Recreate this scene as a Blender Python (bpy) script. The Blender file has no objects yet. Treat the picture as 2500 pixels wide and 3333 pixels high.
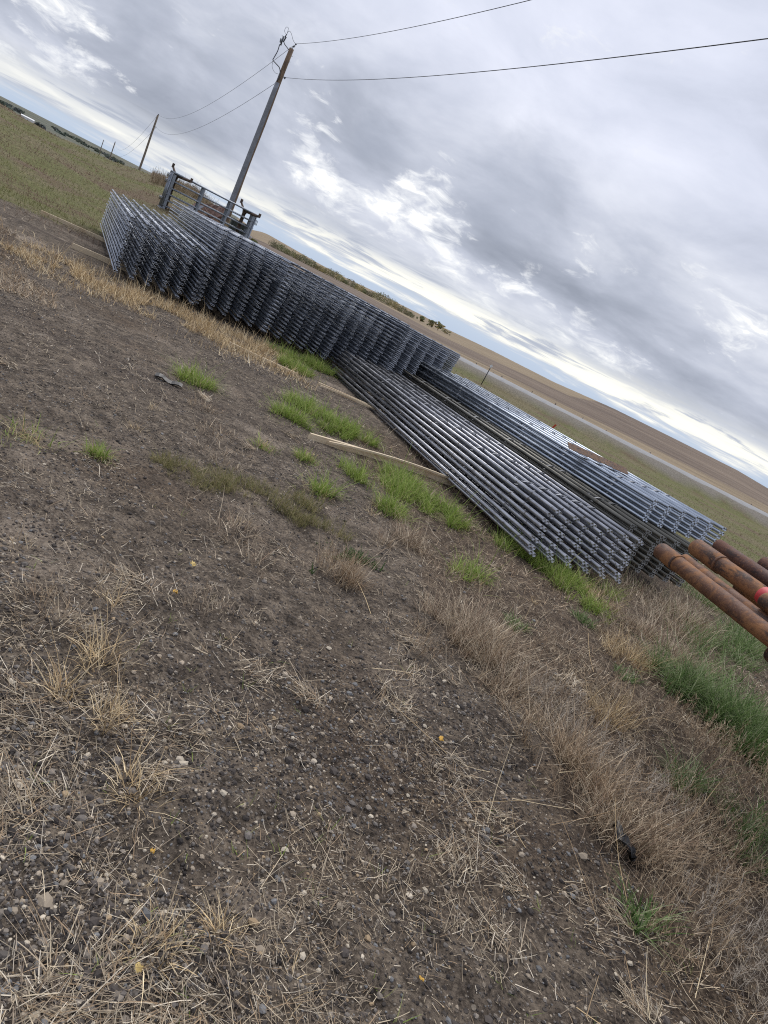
import bpy, math, random
import numpy as np
from mathutils import Vector, Matrix
R = math.radians
random.seed(7)
rng = np.random.default_rng(11)
sc = bpy.context.scene
COL = sc.collection

# ------------------------------------------------------------------ camera
EYE, FOC, ROLL, PITCH = 1.65, 2250.0, R(27), R(15.8)
cam = bpy.data.cameras.new("camera")
cam.sensor_fit = 'VERTICAL'; cam.sensor_height = 24.0; cam.lens = FOC / 3333 * 24.0
cam.clip_start = 0.05; cam.clip_end = 30000
co = bpy.data.objects.new("camera", cam); COL.objects.link(co)
fw = Vector((0, math.cos(PITCH), -math.sin(PITCH))); u0 = Vector((0, math.sin(PITCH), math.cos(PITCH))); r0 = Vector((1, 0, 0))
rt = r0 * math.cos(ROLL) + u0 * math.sin(ROLL); up = -r0 * math.sin(ROLL) + u0 * math.cos(ROLL)
co.matrix_world = Matrix(((rt.x, up.x, -fw.x, 0), (rt.y, up.y, -fw.y, 0), (rt.z, up.z, -fw.z, EYE), (0, 0, 0, 1)))
sc.camera = co
sc.view_settings.view_transform = 'Standard'; sc.view_settings.look = 'None'
sc.view_settings.exposure = 0.68; sc.view_settings.gamma = 1.0
sc.cycles.max_bounces = 6; sc.cycles.diffuse_bounces = 2; sc.cycles.glossy_bounces = 4
sc.cycles.use_denoising = False; sc.cycles.filter_width = 1.1

# ------------------------------------------------------------------ node helpers
class NT:
    def __init__(s, tree): s.t = tree; s.l = tree.links
    def n(s, typ, **kw):
        x = s.t.nodes.new(typ)
        for k, v in kw.items(): setattr(x, k, v)
        return x
    def put(s, sock, v):
        if isinstance(v, bpy.types.NodeSocket): s.l.new(v, sock)
        elif v is not None:
            if isinstance(v, (tuple, list)) and sock.type == 'RGBA' and len(v) == 3: v = (*v, 1)
            sock.default_value = v
    def m(s, op, a, b=None, c=None, clamp=False):
        x = s.n('ShaderNodeMath', operation=op, use_clamp=clamp)
        for i, v in enumerate((a, b, c)):
            if v is not None: s.put(x.inputs[i], v)
        return x.outputs[0]
    def vm(s, op, a, b=None, out=0):
        x = s.n('ShaderNodeVectorMath', operation=op)
        s.put(x.inputs[0], a)
        if b is not None:
            s.put(x.inputs['Scale'] if op == 'SCALE' else x.inputs[1], b)
        return x.outputs[out]
    def mix(s, f, a, b, mode='MIX'):
        x = s.n('ShaderNodeMix', data_type='RGBA', blend_type=mode)
        s.put(x.inputs[0], f); s.put(x.inputs[6], a); s.put(x.inputs[7], b)
        return x.outputs[2]
    def noise(s, vec, scale, detail=4, rough=.55, dist=0.0, dim='3D'):
        x = s.n('ShaderNodeTexNoise', noise_dimensions=dim)
        if vec is not None: s.put(x.inputs['Vector'], vec)
        x.inputs['Scale'].default_value = scale; x.inputs['Detail'].default_value = detail
        x.inputs['Roughness'].default_value = rough; x.inputs['Distortion'].default_value = dist
        return x.outputs[0]
    def rng(s, v, a, b, c=0.0, d=1.0, smooth=True):
        x = s.n('ShaderNodeMapRange', interpolation_type='SMOOTHSTEP' if smooth else 'LINEAR')
        s.put(x.inputs[0], v)
        for i, q in enumerate((a, b, c, d)): x.inputs[i + 1].default_value = q
        return x.outputs[0]
    def ramp(s, v, stops):
        x = s.n('ShaderNodeValToRGB'); s.put(x.inputs[0], v)
        e = x.color_ramp.elements
        while len(e) < len(stops): e.new(.5)
        for i, (p, c) in enumerate(stops): e[i].position = p; e[i].color = (*c, 1)
        return x.outputs[0]

# ------------------------------------------------------------------ world: broken overcast
SUN_AZ, SUN_EL = -8.0, 56.0     # azimuth from +Y towards +X
w = bpy.data.worlds.new("World"); sc.world = w; w.use_nodes = True
t = w.node_tree; t.nodes.clear(); N = NT(t)
tc = N.n('ShaderNodeTexCoord'); d = N.vm('NORMALIZE', tc.outputs['Generated'])
sx = N.n('ShaderNodeSeparateXYZ'); N.put(sx.inputs[0], d); dx, dy, dz = sx.outputs
el = N.m('MULTIPLY', N.m('ARCSINE', dz), 57.2958)
zz = N.m('ADD', N.m('MAXIMUM', dz, 0.0), 0.17)
cb = N.n('ShaderNodeCombineXYZ'); N.put(cb.inputs[0], N.m('DIVIDE', dx, zz)); N.put(cb.inputs[1], N.m('DIVIDE', dy, zz))
cb.inputs[2].default_value = 3.7
p = cb.outputs[0]
dirn = N.vm('MULTIPLY', d, (1.0, 1.0, 2.4))
n1 = N.noise(p, 0.75, 8, .52, .2)                 # layer seen in perspective
n2 = N.noise(dirn, 5.0, 7, .56, .3)                # lumps
n3 = N.noise(p, 1.7, 8, .62, .3)
cl = N.m('ADD', N.m('MULTIPLY', n1, .55), N.m('MULTIPLY', n2, .45))
cloud = N.ramp(cl, [(.36, (.195, .215, .262)), (.44, (.258, .28, .335)), (.51, (.335, .358, .42)), (.58, (.42, .44, .495)), (.68, (.53, .548, .595))])
veil = N.ramp(cl, [(.36, (.32, .345, .415)), (.5, (.415, .44, .52)), (.64, (.505, .525, .605))])
cloud = N.mix(N.rng(el, 9, 19), cloud, veil)
feats = [(-34.9, 5.8, 2.6, .42), (-31.5, 8.5, 2.5, -.12), (-27.2, 7.0, 1.8, .26), (-28.5, 9.5, 3, -.2), (-19.0, 9.2, 2.0, .30), (-17.4, 7.6, 2.0, .52), (-16.0, 6.0, 1.8, .42),
         (-14.3, 4.6, 1.8, .42), (-8.8, 7.2, 1.9, .58), (-11.6, 6.4, 1.6, .34), (-6.2, 6.3, 1.6, .42), (-3.6, 5.6, 1.4, .30), (17.6, 8.9, 1.3, .42), (16.2, 7.2, 1.3, .34),
         (-12.3, 8.4, 2.2, -.32), (-2.0, 10.5, 3.5, -.30), (-22.5, 6.5, 3.0, -.2), (-22, 10, 3, -.2), (8.6, 7.5, 3.5, -.2), (-11, 3.6, 2, .30), (-6, 3.4, 2, .28), (0, 3.6, 3, .22), (7, 3.6, 3, .16), (-31, 2.4, 4, .14), (-24, 2.4, 3, .16), (13, 3.4, 4, .12)]
acc = None
for az, e, rad, wt in feats:
    v = (math.sin(R(az)) * math.cos(R(e)), math.cos(R(az)) * math.cos(R(e)), math.sin(R(e)))
    dp = N.vm('DOT_PRODUCT', d, v, out=1)
    g = N.rng(dp, math.cos(R(rad * 1.7)), 1.0, 0.0, wt)
    acc = g if acc is None else N.m('ADD', acc, g)
n4 = N.noise(dirn, 22, 7, .62, .6)
brk = N.m('ADD', N.m('ADD', N.m('MULTIPLY', N.m('SUBTRACT', n4, .5), 1.6), N.m('MULTIPLY', N.m('SUBTRACT', n2, .5), 1.3)), N.m('ADD', N.m('MULTIPLY', N.m('SUBTRACT', n3, .5), .7), N.m('ADD', N.m('MULTIPLY', acc, .47), N.rng(el, 9.5, 13, .36, .12))))
lowdark = N.m('MULTIPLY', N.rng(N.m('ADD', N.m('MULTIPLY', acc, -1), N.m('MULTIPLY', N.m('SUBTRACT', n4, .5), .5)), .02, .35), .36)
cloud = N.mix(lowdark, cloud, (.235, .26, .32))
cloud = N.mix(N.rng(brk, .48, .80, 0, .75), cloud, (.55, .563, .585))
cloud = N.mix(N.rng(brk, .72, 1.14), cloud, (.90, .885, .82))
# low streaks: cream band, pale cloud, blue gap above the horizon
st = N.n('ShaderNodeCombineXYZ'); N.put(st.inputs[0], N.m('MULTIPLY', dx, 7)); N.put(st.inputs[1], N.m('MULTIPLY', dy, 7)); N.put(st.inputs[2], N.m('MULTIPLY', dz, 75))
sn = N.noise(st.outputs[0], 1.0, 6, .6, .3)
elw = N.m('ADD', el, N.m('MULTIPLY', N.m('SUBTRACT', sn, .5), 3.2))
lowc = N.ramp(sn, [(.34, (.285, .31, .365)), (.47, (.39, .412, .455)), (.58, (.47, .485, .50)), (.68, (.60, .60, .57))])
cloud = N.mix(N.rng(elw, 4.4, 1.6), cloud, lowc)
band = N.m('MULTIPLY', N.rng(elw, .7, 1.3), N.rng(elw, 2.6, 1.7))
cloud = N.mix(N.m('MULTIPLY', N.m('MULTIPLY', band, N.rng(dx, -.45, -.05, .25, .85)), N.rng(sn, .38, .52)), cloud, (.72, .70, .60))
sky = N.n('ShaderNodeTexSky', sky_type='NISHITA', sun_disc=False)
sky.sun_elevation = R(SUN_EL); sky.sun_rotation = R(SUN_AZ)
blue = N.mix(.78, N.vm('SCALE', sky.outputs[0], .07), (.29, .38, .52))
cloud = N.mix(N.rng(elw, 1.0, .25), cloud, blue)
cloud = N.mix(N.rng(el, -.2, -1.5), cloud, (.20, .18, .16))
bg = N.n('ShaderNodeBackground'); N.put(bg.inputs[0], cloud); bg.inputs[1].default_value = 1.06
ow = N.n('ShaderNodeOutputWorld'); N.l.new(bg.outputs[0], ow.inputs[0])

sun = bpy.data.lights.new("sun", 'SUN'); sun.energy = 1.5; sun.angle = R(50); sun.color = (1, .95, .88)
so = bpy.data.objects.new("sun", sun); COL.objects.link(so)
sd = Vector((math.sin(R(SUN_AZ)) * math.cos(R(SUN_EL)), math.cos(R(SUN_AZ)) * math.cos(R(SUN_EL)), math.sin(R(SUN_EL))))
so.rotation_euler = sd.to_track_quat('Z', 'Y').to_euler()

# ------------------------------------------------------------------ value noise + terrain
_tab = rng.random((256, 256))
def vn(x, y, s, k=0):
    x = np.asarray(x, float) / s + 37.3 * k + 1000; y = np.asarray(y, float) / s + 91.7 * k + 1000
    xi = np.floor(x).astype(int); yi = np.floor(y).astype(int); fx = x - xi; fy = y - yi
    fx = fx * fx * (3 - 2 * fx); fy = fy * fy * (3 - 2 * fy)
    a = _tab[xi & 255, yi & 255]; b = _tab[(xi + 1) & 255, yi & 255]; c = _tab[xi & 255, (yi + 1) & 255]; e = _tab[(xi + 1) & 255, (yi + 1) & 255]
    return (a * (1 - fx) + b * fx) * (1 - fy) + (c * (1 - fx) + e * fx) * fy
def fbm(x, y, s, o=4, k=0, g=.5):
    v = 0; a = 1; tot = 0
    for i in range(o): v = v + a * vn(x, y, s / 2 ** i, k + i); tot += a; a *= g
    return v / tot
def ss(a, b, x): 
    q = np.clip((np.asarray(x, float) - a) / (b - a), 0, 1); return q * q * (3 - 2 * q)
CA, SA = math.cos(R(32.5)), math.sin(R(32.5))
def rowco(x, y): return -SA * x + CA * y, CA * x + SA * y      # along the rails, across them
def road_far(x): return 62.5 - .06 * np.clip(x, -20, 60)
def smooth_ground(x, y):
    x = np.asarray(x, float); y = np.asarray(y, float)
    D = np.hypot(x, y) + 1e-6; az = np.degrees(np.arctan2(x, y))
    al, la = rowco(x, y)
    z0 = -.012 * np.clip(al - 9, 0, 22) - .03 * np.clip(la - 5.5, 0, 26)
    # right: verge, road bank, field, hill
    yf = road_far(x)
    zr = np.maximum(z0, -1.0)
    bank = ss(yf - 9.6, yf - 7.0, y)
    zr = zr * (1 - bank) + (-.25) * bank
    dip = ss(yf + .6, yf + 5, y); zr = zr * (1 - dip) - .95 * dip
    zc_el = np.interp(az, [-60, -18.3, -15.8, -13.3, -10.8, -8.7, -4.3, -2.3, -.3, 1.8, 7.3, 12.4, 17.5, 22.4, 24.8, 28, 60], [-.05, -.03, -.15, -.28, -.32, -.25, -.22, -.31, -.25, -.20, -.20, .07, .12, .14, -.02, -.3, -.5])
    Dc = np.interp(az, [-60, -6, 6, 14, 60], [800, 800, 480, 380, 380])
    zc = 1.65 + Dc * np.tan(np.radians(zc_el))
    s1 = np.clip((D - 72) / (Dc - 72), 0, 1.0)
    valley = np.interp(az, [-60, -4, 6, 60], [1, 1, 0, 0])
    zh = -.95 + (zc + .95) * s1
    zv = np.interp(D, [72, 420, 421], [-.95, -4.0, -4.0]); 
    zv = np.where(D > 440, -4.0 + (zc + 4.0) * np.clip((D - 440) / (Dc - 440 + 1e-6), 0, 1), zv)
    zf = zh * (1 - valley) + zv * valley
    zf = np.where(D > Dc, zc - (D - Dc) * .05, zf)
    zr = np.where(y > yf + 5, np.where(D > 72, zf, zr), zr)
    zr = np.maximum(zr, -60)
    # left: berm, drop, plain, far ridge
    cel = np.interp(az, [-90, -40, -36, -32.5, -28.5, -25.6, -23.8, -22, -20, -18], [-.5, -.5, -.50, -.66, -.40, .05, .25, -.2, -.9, -1.4])
    zb = 1.65 + 50 * np.tan(np.radians(cel))
    q = ss(17, 50, D); zl = z0 * (1 - q) + zb * q
    zl = np.where(D > 50, zb + (-7 - zb) * ss(50, 170, D), zl)
    zl = np.where(D > 1500, -7 + 16 * ss(1500, 7000, D), zl)
    zl = np.where(D > 7000, 9 - (D - 7000) * .05, zl)
    wr = ss(-20.5, -17.5, az)
    return zl * (1 - wr) + zr * wr
def detail(x, y):
    D = np.hypot(x, y); f = np.clip(1.2 - D / 16, 0, 1)
    z = (fbm(x, y, .75, 3, 1) - .5) * .085 + ((fbm(x, y, .16, 3, 5) - .5) * .06 + (fbm(x, y, .055, 2, 15) - .5) * .018) * np.clip(1.3 - D / 9, 0, 1)
    al, la = rowco(x, y)
    # a wheel rut of darker, churned soil in front of the piles
    z = z * f
    berm = ss(14, 26, D) * (1 - ss(60, 90, D)) * (np.degrees(np.arctan2(x, y)) < -17)
    return z + berm * (fbm(x, y, 2.6, 4, 9) - .5) * .42
def ground_z(x, y): return smooth_ground(x, y) + detail(x, y)
def gz(x, y): return float(ground_z(np.array([x]), np.array([y]))[0])

# ------------------------------------------------------------------ mesh helpers
def link(o, parent=None):
    COL.objects.link(o)
    if parent is not None: o.parent = parent
    return o
def mk(name, v, f, mat, parent=None, smooth=False, flat=()):
    me = bpy.data.meshes.new(name); me.from_pydata([tuple(q) for q in v], [], f)
    if mat is not None: me.materials.append(mat)
    if smooth:
        s = np.ones(len(f), bool)
        for i in flat: s[i] = False
        me.polygons.foreach_set('use_smooth', s)
    me.update()
    return link(bpy.data.objects.new(name, me), parent)
def grid_mesh(name, V, F, mat, col=None, smooth=True, cname="Col"):
    """V (n,3), F (m,4) arrays"""
    me = bpy.data.meshes.new(name); V = np.ascontiguousarray(V, np.float32); F = np.ascontiguousarray(F, np.int32)
    k = F.shape[1]
    me.vertices.add(len(V)); me.vertices.foreach_set('co', V.ravel())
    me.loops.add(F.size); me.loops.foreach_set('vertex_index', F.ravel())
    me.polygons.add(len(F)); me.polygons.foreach_set('loop_start', np.arange(0, F.size, k, dtype=np.int32))
    me.polygons.foreach_set('use_smooth', np.full(len(F), smooth))
    me.update(calc_edges=True)
    if col is not None:
        for nm, c in (col.items() if isinstance(col, dict) else [(cname, col)]):
            a = me.color_attributes.new(nm, 'FLOAT_COLOR', 'POINT')
            c4 = np.ones((len(V), 4), np.float32); c4[:, :c.shape[1]] = c
            a.data.foreach_set('color', c4.ravel())
    me.materials.append(mat)
    return link(bpy.data.objects.new(name, me))
class MB:
    def __init__(s): s.v = []; s.f = []; s.flat = []
    def box(s, c, ex, ey, ez):
        c, ex, ey, ez = map(Vector, (c, ex, ey, ez)); b = len(s.v)
        for i in (-1, 1):
            for j in (-1, 1):
                for k in (-1, 1): s.v.append(c + ex * i + ey * j + ez * k)
        for q in ((0, 1, 3, 2), (4, 6, 7, 5), (0, 4, 5, 1), (2, 3, 7, 6), (0, 2, 6, 4), (1, 5, 7, 3)):
            s.flat.append(len(s.f)); s.f.append([b + i for i in q])
        return s
    def tube(s, pts, r, n=10, closed=False, caps=True):
        pts = [Vector(q) for q in pts]; m = len(pts); b = len(s.v)
        rs = r if isinstance(r, (list, tuple)) else [r] * m
        prev = None
        for i, q in enumerate(pts):
            a = pts[(i - 1) % m] if (closed or i > 0) else q; c = pts[(i + 1) % m] if (closed or i < m - 1) else q
            tg = (c - a).normalized()
            if prev is None:
                prev = tg.orthogonal().normalized()
            prev = (prev - tg * prev.dot(tg)).normalized(); bi = tg.cross(prev)
            for k in range(n):
                an = 2 * math.pi * k / n
                s.v.append(q + (prev * math.cos(an) + bi * math.sin(an)) * rs[i])
        for i in range(m if closed else m - 1):
            i2 = (i + 1) % m
            for k in range(n):
                k2 = (k + 1) % n
                s.f.append([b + i * n + k, b + i * n + k2, b + i2 * n + k2, b + i2 * n + k])
        if caps and not closed:
            s.flat.append(len(s.f)); s.f.append([b + k for k in range(n)][::-1])
            s.flat.append(len(s.f)); s.f.append([b + (m - 1) * n + k for k in range(n)])
        return s
    def build(s, name, mat, parent=None): return mk(name, s.v, s.f, mat, parent, True, s.flat)
def empty(name, loc=(0, 0, 0)):
    o = bpy.data.objects.new(name, None); o.empty_display_size = .1; o.location = loc; return link(o)
def tag(o, label=None, cat=None, group=None, kind=None):
    for k, v in (('label', label), ('category', cat), ('group', group), ('kind', kind)):
        if v: o[k] = v
    return o
def copy_tree(o, parent=None):
    c = o.copy(); COL.objects.link(c); c.parent = parent
    for ch in list(o.children): copy_tree(ch, c)
    return c

# ------------------------------------------------------------------ materials
def mat(name):
    m = bpy.data.materials.new(name); m.use_nodes = True; m.node_tree.nodes.clear()
    n = NT(m.node_tree); b = n.n('ShaderNodeBsdfPrincipled'); o = n.n('ShaderNodeOutputMaterial'); n.l.new(b.outputs[0], o.inputs[0])
    return m, n, b
def objco(n): return n.n('ShaderNodeTexCoord').outputs['Object']
def bump(n, b, h, dist=.01, st=1.0):
    x = n.n('ShaderNodeBump'); n.put(x.inputs['Height'], h); x.inputs['Distance'].default_value = dist; x.inputs['Strength'].default_value = st
    n.l.new(x.outputs[0], b.inputs['Normal'])
def metal(name, c0, c1, rough=(.3, .5), metallic=.85, vary=.35, dirt=None, dscale=9):
    m, n, b = mat(name)
    oi = n.n('ShaderNodeObjectInfo'); pos = objco(n)
    off = n.vm('ADD', pos, n.vm('SCALE', (31.0, 17.0, 53.0), oi.outputs['Random']))
    s = n.noise(n.vm('MULTIPLY', off, (1, .12, 1)), 26, 4, .6)
    big = n.noise(off, 2.2, 3, .6)
    f = n.m('ADD', n.m('MULTIPLY', s, .6), n.m('MULTIPLY', big, .4))
    c = n.mix(n.rng(f, .35, .65), c0, c1)
    k = n.m('ADD', 1 - vary / 2, n.m('MULTIPLY', oi.outputs['Random'], vary))
    c = n.vm('SCALE', c, k)
    if dirt:
        dn = n.noise(off, dscale, 5, .65)
        dm = n.rng(dn, .56, .70)
        c = n.mix(dm, c, dirt); n.put(b.inputs['Metallic'], n.m('MULTIPLY', n.m('SUBTRACT', 1.0, dm), metallic))
    else: b.inputs['Metallic'].default_value = metallic
    n.put(b.inputs['Base Color'], c)
    n.put(b.inputs['Roughness'], n.rng(s, .3, .7, rough[0], rough[1]))
    return m
M = {}
M['galv'] = metal('galvanised_steel', (.20, .22, .255), (.39, .415, .46), (.24, .38), .9, .16)
M['galv_blue'] = metal('bluish_steel', (.30, .34, .40), (.50, .55, .62), (.26, .40), .9, .16)
M['strap'] = metal('strap_steel', (.13, .138, .155), (.25, .265, .295), (.5, .65), .7, .2)
M['galv_dark'] = metal('dark_steel', (.25, .257, .28), (.46, .47, .505), (.26, .40), .85, .18, (.09, .075, .06), 14)
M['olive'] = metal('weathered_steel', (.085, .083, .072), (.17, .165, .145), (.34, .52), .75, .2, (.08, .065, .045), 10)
M['gate'] = metal('gate_steel', (.16, .18, .21), (.30, .33, .38), (.35, .55), .7, .3)
M['blackpost'] = metal('dark_painted_post', (.02, .022, .025), (.04, .04, .045), (.5, .7), .1, .2)
M['gear'] = metal('line_hardware', (.035, .04, .05), (.09, .10, .12), (.4, .6), .3, .2)
M['cut'] = metal('cut_pipe_end', (.34, .36, .39), (.50, .52, .56), (.4, .5), .3, .3)
M['wire'] = metal('line_wire', (.05, .055, .065), (.09, .095, .105), (.5, .6), .5, .1)
def rust(name, c0, c1, c2, sc_=1.0, lift=0.0):
    m, n, b = mat(name); oi = n.n('ShaderNodeObjectInfo'); pos = n.vm('ADD', objco(n), n.vm('SCALE', (13., 7., 29.), oi.outputs['Random']))
    a = n.noise(pos, 6 * sc_, 7, .65, .3); g = n.noise(pos, 60 * sc_, 4, .7); e = n.noise(n.vm('MULTIPLY', pos, (1, .25, 1)), 14 * sc_, 5, .6)
    c = n.mix(n.rng(a, .42, .58), c0, c1); c = n.mix(n.rng(e, .53, .62), c, c2)
    c = n.mix(n.m('MULTIPLY', n.rng(g, .55, .75), .45), c, (.02, .014, .012)); c = n.mix(n.m('MULTIPLY', n.rng(g, .46, .32), .6), c, (.30, .145, .06))
    n.put(b.inputs['Base Color'], c); n.put(b.inputs['Roughness'], n.rng(a, .3, .7, .62, .9)); b.inputs['Metallic'].default_value = .05
    bump(n, b, n.m('ADD', g, n.m('MULTIPLY', a, .6)), .0035, .8)
    return m
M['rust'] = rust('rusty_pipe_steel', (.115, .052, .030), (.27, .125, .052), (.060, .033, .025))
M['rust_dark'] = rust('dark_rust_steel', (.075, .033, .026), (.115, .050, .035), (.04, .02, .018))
M['rust_plate'] = rust('rusted_plate', (.095, .055, .036), (.17, .10, .06), (.035, .024, .02), 3)
M['rust_pink'] = rust('faded_red_sheet', (.20, .125, .105), (.15, .085, .065), (.09, .06, .05), .6)
M['brown'] = rust('brown_rack_post', (.06, .042, .034), (.10, .068, .05), (.04, .03, .026), 1)
def wood(name, c0, c1, c2, rough=.8, axis=(1, 14, 14)):
    m, n, b = mat(name); oi = n.n('ShaderNodeObjectInfo'); pos = n.vm('ADD', objco(n), n.vm('SCALE', (13., 7., 29.), oi.outputs['Random']))
    g = n.noise(n.vm('MULTIPLY', pos, axis), 3.2, 6, .65, .5); k = n.noise(pos, 2.5, 4, .6)
    c = n.mix(n.rng(g, .35, .65), c0, c1); c = n.mix(n.m('MULTIPLY', n.rng(k, .52, .72), .8), c, c2)
    n.put(b.inputs['Base Color'], c); b.inputs['Roughness'].default_value = rough; bump(n, b, g, .004, .6)
    return m
M['lumber'] = wood('pale_lumber', (.56, .45, .30), (.68, .57, .41), (.42, .29, .16))
M['pole'] = wood('weathered_pole_wood', (.13, .085, .055), (.22, .155, .105), (.085, .06, .048), .85, (14, 14, 1))
M['pole_far'] = wood('far_pole_wood', (.16, .13, .10), (.21, .175, .135), (.10, .085, .07), .85, (14, 14, 1))
def plain(name, c, rough=.7, nscale=20, amt=.35, **kw):
    m, n, b = mat(name); s = n.noise(objco(n), nscale, 5, .6)
    n.put(b.inputs['Base Color'], n.mix(n.rng(s, .3, .7), tuple(q * (1 - amt) for q in c), c)); b.inputs['Roughness'].default_value = rough
    return m
M['guard'] = plain('grey_cable_guard', (.21, .225, .26), .55, 4, .3)
M['redpaint'] = plain('pinkish_red_paint', (.62, .06, .07), .5, 30, .3)
M['orange'] = plain('orange_red_lath', (.50, .065, .022), .7, 30, .4)
M['white'] = plain('off_white', (.72, .73, .74), .6, 3, .2)
M['bin'] = plain('dark_green_metal', (.022, .032, .028), .6, 6, .5)
M['black_plastic'] = plain('black_plastic', (.012, .013, .016), .35, 30, .4)
M['leaf'] = plain('yellow_leaf', (.62, .36, .055), .7, 60, .35)
M['leaf_pale'] = plain('pale_yellow_leaf', (.62, .46, .17), .75, 60, .35)
M['asphalt'] = plain('grey_road_surface', (.27, .272, .275), .9, 2.5, .22)
M['reflector'] = plain('pale_reflector', (.72, .74, .76), .4, 30, .15)
def colmat(name, rough=.8, trans=.0, spec=.3):
    m, n, b = mat(name); a = n.n('ShaderNodeVertexColor', layer_name="Col")
    n.l.new(a.outputs[0], b.inputs['Base Color']); b.inputs['Roughness'].default_value = rough; b.inputs['Specular IOR Level'].default_value = spec
    if trans:
        tr = n.n('ShaderNodeBsdfTranslucent'); n.l.new(a.outputs[0], tr.inputs[0])
        mx = n.n('ShaderNodeMixShader'); mx.inputs[0].default_value = trans
        o = [q for q in m.node_tree.nodes if q.type == 'OUTPUT_MATERIAL'][0]
        n.l.new(b.outputs[0], mx.inputs[1]); n.l.new(tr.outputs[0], mx.inputs[2]); n.l.new(mx.outputs[0], o.inputs[0])
    return m
M['straw'] = colmat('dry_straw', .75, .1, .25)
M['green'] = colmat('green_grass', .75, .3, .15)
M['stone'] = colmat('stones', .85, 0, .25)
M['foliage'] = colmat('autumn_foliage', .8, .15, .2)
# ground: zone weights mixed with noise in world space
def ground_mat():
    m, n, b = mat('ground_soil_and_turf')
    pos = n.n('ShaderNodeNewGeometry').outputs['Position']
    z = n.n('ShaderNodeVertexColor', layer_name='zone'); z2 = n.n('ShaderNodeVertexColor', layer_name='zoneb')
    s1 = n.n('ShaderNodeSeparateColor'); n.l.new(z.outputs[0], s1.inputs[0]); s2 = n.n('ShaderNodeSeparateColor'); n.l.new(z2.outputs[0], s2.inputs[0])
    thatch, green, field = s1.outputs; grav, tan, far = s2.outputs
    a = n.noise(pos, .9, 6, .6); f = n.noise(pos, 9, 8, .68); g = n.noise(pos, 55, 6, .72); h = n.noise(pos, 190, 3, .7)
    soil = n.ramp(n.m('ADD', n.m('MULTIPLY', f, .5), n.m('MULTIPLY', g, .5)), [(.38, (.026, .0212, .017)), (.47, (.086, .069, .054)), (.56, (.178, .145, .112)), (.68, (.34, .28, .21))])
    soil = n.mix(n.rng(a, .52, .66, 0, .8), soil, n.mix(n.rng(g, .35, .65), (.15, .118, .094), (.37, .31, .245)))
    mp = n.n('ShaderNodeMapping'); n.put(mp.inputs[0], pos); mp.inputs['Rotation'].default_value = (0, 0, R(-18)); mp.inputs['Scale'].default_value = (.22, 1.3, 1)
    rut = n.noise(mp.outputs[0], 1.1, 6, .66, .4)
    soil = n.mix(n.rng(rut, .50, .62, 0, .62), soil, n.mix(n.rng(g, .38, .62), (.022, .017, .015), (.095, .074, .062)))
    vo = n.n('ShaderNodeTexVoronoi', feature='F1'); n.put(vo.inputs['Vector'], pos); vo.inputs['Scale'].default_value = 42
    vc = n.n('ShaderNodeSeparateColor'); n.l.new(vo.outputs['Color'], vc.inputs[0])
    peb = n.m('MULTIPLY', n.rng(vo.outputs['Distance'], .42, .30), n.rng(vc.outputs[0], .62, .66))
    soil = n.mix(n.m('MULTIPLY', peb, .75), soil, n.ramp(vc.outputs[1], [(.0, (.04, .036, .036)), (.6, (.10, .09, .085)), (.85, (.22, .185, .15)), (1.0, (.40, .35, .28))]))
    th = n.ramp(n.m('ADD', n.m('MULTIPLY', f, .45), n.m('MULTIPLY', g, .55)), [(.38, (.024, .018, .014)), (.48, (.075, .056, .042)), (.58, (.17, .13, .092)), (.70, (.33, .265, .19))])
    gr = n.ramp(n.m('ADD', n.m('MULTIPLY', f, .5), n.m('MULTIPLY', g, .5)), [(.34, (.045, .045, .020)), (.47, (.105, .108, .042)), (.57, (.165, .162, .070)), (.70, (.24, .215, .115))])
    lo = n.noise(pos, .22, 5, .65); gr = n.mix(n.rng(lo, .42, .60, 0, .65), gr, n.ramp(f, [(.36, (.07, .053, .038)), (.48, (.145, .115, .076)), (.64, (.25, .20, .13))]))
    gr = n.mix(n.rng(n.noise(pos, .28, 5, .62),   .52, .60, 0, .6), gr, n.ramp(g, [(.36, (.055, .036, .028)), (.5, (.125, .082, .060)), (.64, (.21, .15, .11))]))
    fl = n.noise(n.vm('MULTIPLY', pos, (.02, .5, .02)), .30, 6, .7, .6)
    fd = n.ramp(n.m('ADD', n.m('MULTIPLY', fl, .55), n.m('MULTIPLY', n.noise(pos, .02, 6, .6), .45)), [(.36, (.080, .060, .049)), (.48, (.135, .103, .080)), (.60, (.205, .160, .122))])
    tn = n.ramp(n.m('ADD', n.m('MULTIPLY', n.noise(n.vm('MULTIPLY', pos, (.35, 1., 1.)), .12, 6, .65), .6), n.m('MULTIPLY', fl, .4)), [(.36, (.14, .11, .075)), (.5, (.23, .18, .12)), (.65, (.31, .245, .16))])
    gv = n.ramp(n.m('ADD', n.m('MULTIPLY', f, .5), n.m('MULTIPLY', g, .5)), [(.38, (.11, .098, .082)), (.62, (.26, .238, .205))])
    fr = n.ramp(n.noise(pos, .004, 7, .65), [(.35, (.055, .075, .065)), (.5, (.11, .115, .085)), (.65, (.19, .165, .12))])
    def edge(wt): return n.rng(n.m('ADD', wt, n.m('MULTIPLY', n.m('SUBTRACT', n.m('ADD', n.m('MULTIPLY', f, .5), n.m('MULTIPLY', a, .5)), .5), 1.1)), .34, .66)
    c = n.mix(edge(thatch), soil, th); c = n.mix(edge(green), c, gr)
    c = n.mix(field, c, fd); c = n.mix(tan, c, tn); c = n.mix(grav, c, gv); c = n.mix(far, c, fr)
    n.put(b.inputs['Base Color'], c); b.inputs['Roughness'].default_value = .95; b.inputs['Specular IOR Level'].default_value = .15
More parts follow.
